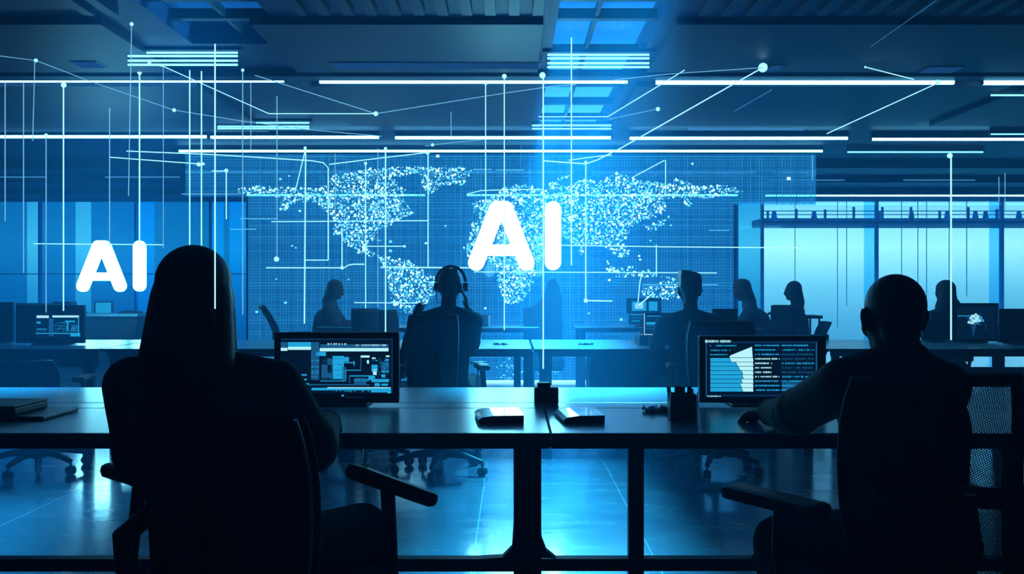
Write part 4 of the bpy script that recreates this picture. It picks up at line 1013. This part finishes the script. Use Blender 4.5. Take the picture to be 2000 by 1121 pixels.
wm=person('person with long straight hair and dark coat, back to us, at the front left monitor',J,.0065,look=(.05,1,-.05),hs=.96,top=M_coat,hair=hair_woman,arm_r=1.12,build=1.08,hipw=1.1,ears=True)

# ---- bald man, front right
def hair_short(t,o,V_,vox):
    c=V_['head']; mb=MB()
    mb.ball(c+Vector((0,-.018,.034)),(.0755,.0925,.083),0,20,14); mb.cap(c+Vector((0,-.04,.0)),c+Vector((0,-.045,-.045)),.062,.05,14)
    solid(mb,'hair',M_hairm,t,o,vox)
J=dict(pelvis=(1.03,2.40,.56),chest=(1.02,2.40,.84),neck=(1.02,2.42,1.0),head=(1.012,2.45,1.118),
  shl=(.875,2.42,.945),shr=(1.13,2.42,.935),ell=(.82,2.70,.825),elr=(1.15,2.56,.80),wrl=(.835,2.98,.795),wrr=(1.13,2.86,.785),
  hil=(.93,2.40,.53),hir=(1.12,2.40,.53),knl=(.76,2.62,.475),knr=(1.2,2.78,.52),anl=(.80,2.72,.12),anr=(1.2,2.82,.12),tol=(.78,2.86,.04),tor=(1.22,2.96,.04),
  fl=(-.35,1,-.20),fr=(.0,1,-.15))
mn=person('person with shaved head and dark sweater, back to us, hand on the right workbench',J,.0065,look=(-.02,1,-.05),hs=.99,neckr=1.18,top=M_coat2,hair=hair_short,arm_r=1.15,build=1.08,collar=True)

# ---- man with headphones
def hair_cap(t,o,V_,vox):
    c=V_['head']; mb=MB(); mb.ball(c+Vector((0,-.012,.042)),(.081,.100,.084),0,18,12); mb.cap(c+Vector((0,-.045,.02)),c+Vector((0,-.05,-.05)),.066,.05,12)
    mb.box(c.x-.05,c.x+.062,c.y-.07,c.y+.06,c.z+.09,c.z+.128,0,.02)
    solid(mb,'hair',M_hairm,t,o,vox)
J=seated(-.43,6.12,math.radians(-4),lean=.04,base=.505,width=1.05,dz=-.005)
hx,hy,hz_=J['head']
J['elr']=(-.27,6.36,.80); J['wrr']=(-.300,6.22,1.04); J['fr']=(-.15,0,1); J['upfr']=(1,0,0)
hp=person('person in a dark jacket seen from behind wearing large headphones, between the front monitors',J,.010,look=(.15,1,-.05),top=M_coat,hair=hair_cap,hs=1.0,collar=True,build=.98)
ph=thing('headphones','large over-ear headphones on the man seen from behind in the second row','headphones',(hx,hy,hz_))
pts=[]
for i in range(13):
    a=PI*i/12; pts.append((-.098*math.cos(a)+.012,-.005,.035+.105*math.sin(a)))
MB().tube(pts,.010,8).build('headband',M_black,ph)
for s_ in (-1,1): 
    cp=MB().tube([(s_*.080+.012,0,.0),(s_*.115+.012,0,.0)],[.032,.028],16).build('ear_cup',M_black,ph)
    MB().tube([(s_*.083+.012,.028*math.cos(a*PI/8),.031*math.sin(a*PI/8)) for a in range(17)],.0035,6).build('cup_ring',M_chrome,cp)
MB().tube([(-.09,.02,-.03),(-.085,.04,-.10),(-.04,.09,-.12)],.0035,6).build('microphone_arm',M_chrome,ph)

# ---- man with flat-top hair
def hair_flat(t,o,V_,vox):
    c=V_['head']; mb=MB(); mb.ball(c+Vector((0,-.015,.03)),(.079,.098,.080),0,18,12); mb.cap(c+Vector((0,-.045,.02)),c+Vector((0,-.05,-.05)),.066,.05,12)
    mb.prism([(c.x-.074,c.z+.02),(c.x-.070,c.z+.150),(c.x-.02,c.z+.145),(c.x+.055,c.z+.125),(c.x+.072,c.z+.10),(c.x+.074,c.z+.02)],c.y-.08,c.y+.07)
    solid(mb,'hair',M_hairm,t,o,vox,3)
J=seated(1.23,6.25,math.radians(3),lean=.05,base=.47,width=1.12)
person('person with flat-top hair and broad shoulders seen from behind, at the striped screen',J,.010,look=(0,1,-.05),top=M_coat2,hair=hair_flat,hs=.95,build=1.02)

# ---- woman far left, profile facing right, head bowed
def hair_long(dirback,length=.30,wid=.055,tilt=0.0,topdz=.03):
    d=Vector(dirback).normalized()
    def fn(t,o,V_,vox):
        c=V_['head']; mb=MB(); mb.ball(c+d*.018+Vector((0,0,topdz)),(.088,.094,.088),0,18,12)
        mb.cap(c+d*.035,c+d*(.07+tilt*.4)+Vector((0,0,-.13)),.075,wid+.012,12)
        mb.cap(c+d*(.06+tilt*.4)+Vector((0,0,-.12)),c+d*(.075+tilt)+Vector((0,0,-length)),wid+.012,wid*.6,12)
        solid(mb,'hair',M_hairm,t,o,vox)
    return fn
J=seated(WX(629,10.55),10.55,math.radians(-90),lean=.09,base=.475,armz=.785,head_dy=.0)
person('far person with long hair facing right, head bowed, in front of the display grid',J,.011,look=(1,.1,-.35),up=(.3,0,1),hs=.95,hair=hair_long((-1,0,0),.34,.055,.05),top=M_coat)
# ---- leaning woman right
J=seated(WX(1494,10.0),10.0,math.radians(75),lean=.16,base=.475,armz=.80)
person('far person with long ponytail leaning left in profile before the pale window post',J,.011,look=(-1,.2,-.55),up=(-.5,0,1),hs=1.0,hair=hair_long((1,0,.0),.30,.040,.10),top=M_coat2)
# ---- woman reaching left
J=seated(WX(1560,10.5),10.5,math.radians(90),lean=.02,base=.455,armz=.90,hand_y=.30)
J['wrl']=(WX(1524,10.5),10.40,.905); J['wrr']=(WX(1524,10.5),10.62,.905)
J['ell']=(WX(1543,10.5),10.36,.90); J['elr']=(WX(1543,10.5),10.66,.90)
person('far slim person facing left with forearms stretched forward, against the bright windows',J,.011,look=(-1,0,-.1),hs=.92,hair=hair_long((1,0,0),.28,.045,.03),top=M_coat,build=.82,hipw=.9)
# ---- woman far right from behind
def hair_w2(t,o,V_,vox):
    c=V_['head']; mb=MB(); mb.ball(c+Vector((0,-.015,.035)),(.086,.10,.088),0,18,12)
    mb.cap(c+Vector((0,-.03,.0)),c+Vector((-.01,-.07,-.16)),.082,.092,14)
    for s_ in (-1,1): mb.cap(c+Vector((s_*.04,-.06,-.12)),c+Vector((s_*.07-.01,-.08,-.32)),.075,.06,12)
    solid(mb,'hair',M_hairm,t,o,vox)
J=seated(WX(1853,8.35),8.35,math.radians(-4),lean=.03,base=.445,width=.95)
person('person with long dark hair seen from behind on the right, past the bald man\'s ear',J,.011,look=(.1,1,0),hs=1.0,hair=hair_w2,top=M_coat)
# slab the reaching woman leans against
Z=10.5; o=(WX(1590,Z),Z,0)
t=thing('side_table','thin dark side table behind the woman who reaches left','table',o)
MB().box(WX(1566,Z),WX(1613,Z),Z+.10,Z+.5,WZ(623,Z),WZ(617,Z),0,.004).build('table_top',M_black,t,o)
for x in (1572,1608): 
    for y in (.14,.46): MB().tube([(WX(x,Z),Z+y,0),(WX(x,Z),Z+y,WZ(623,Z))],.012,8).build('leg',M_black,t,o)
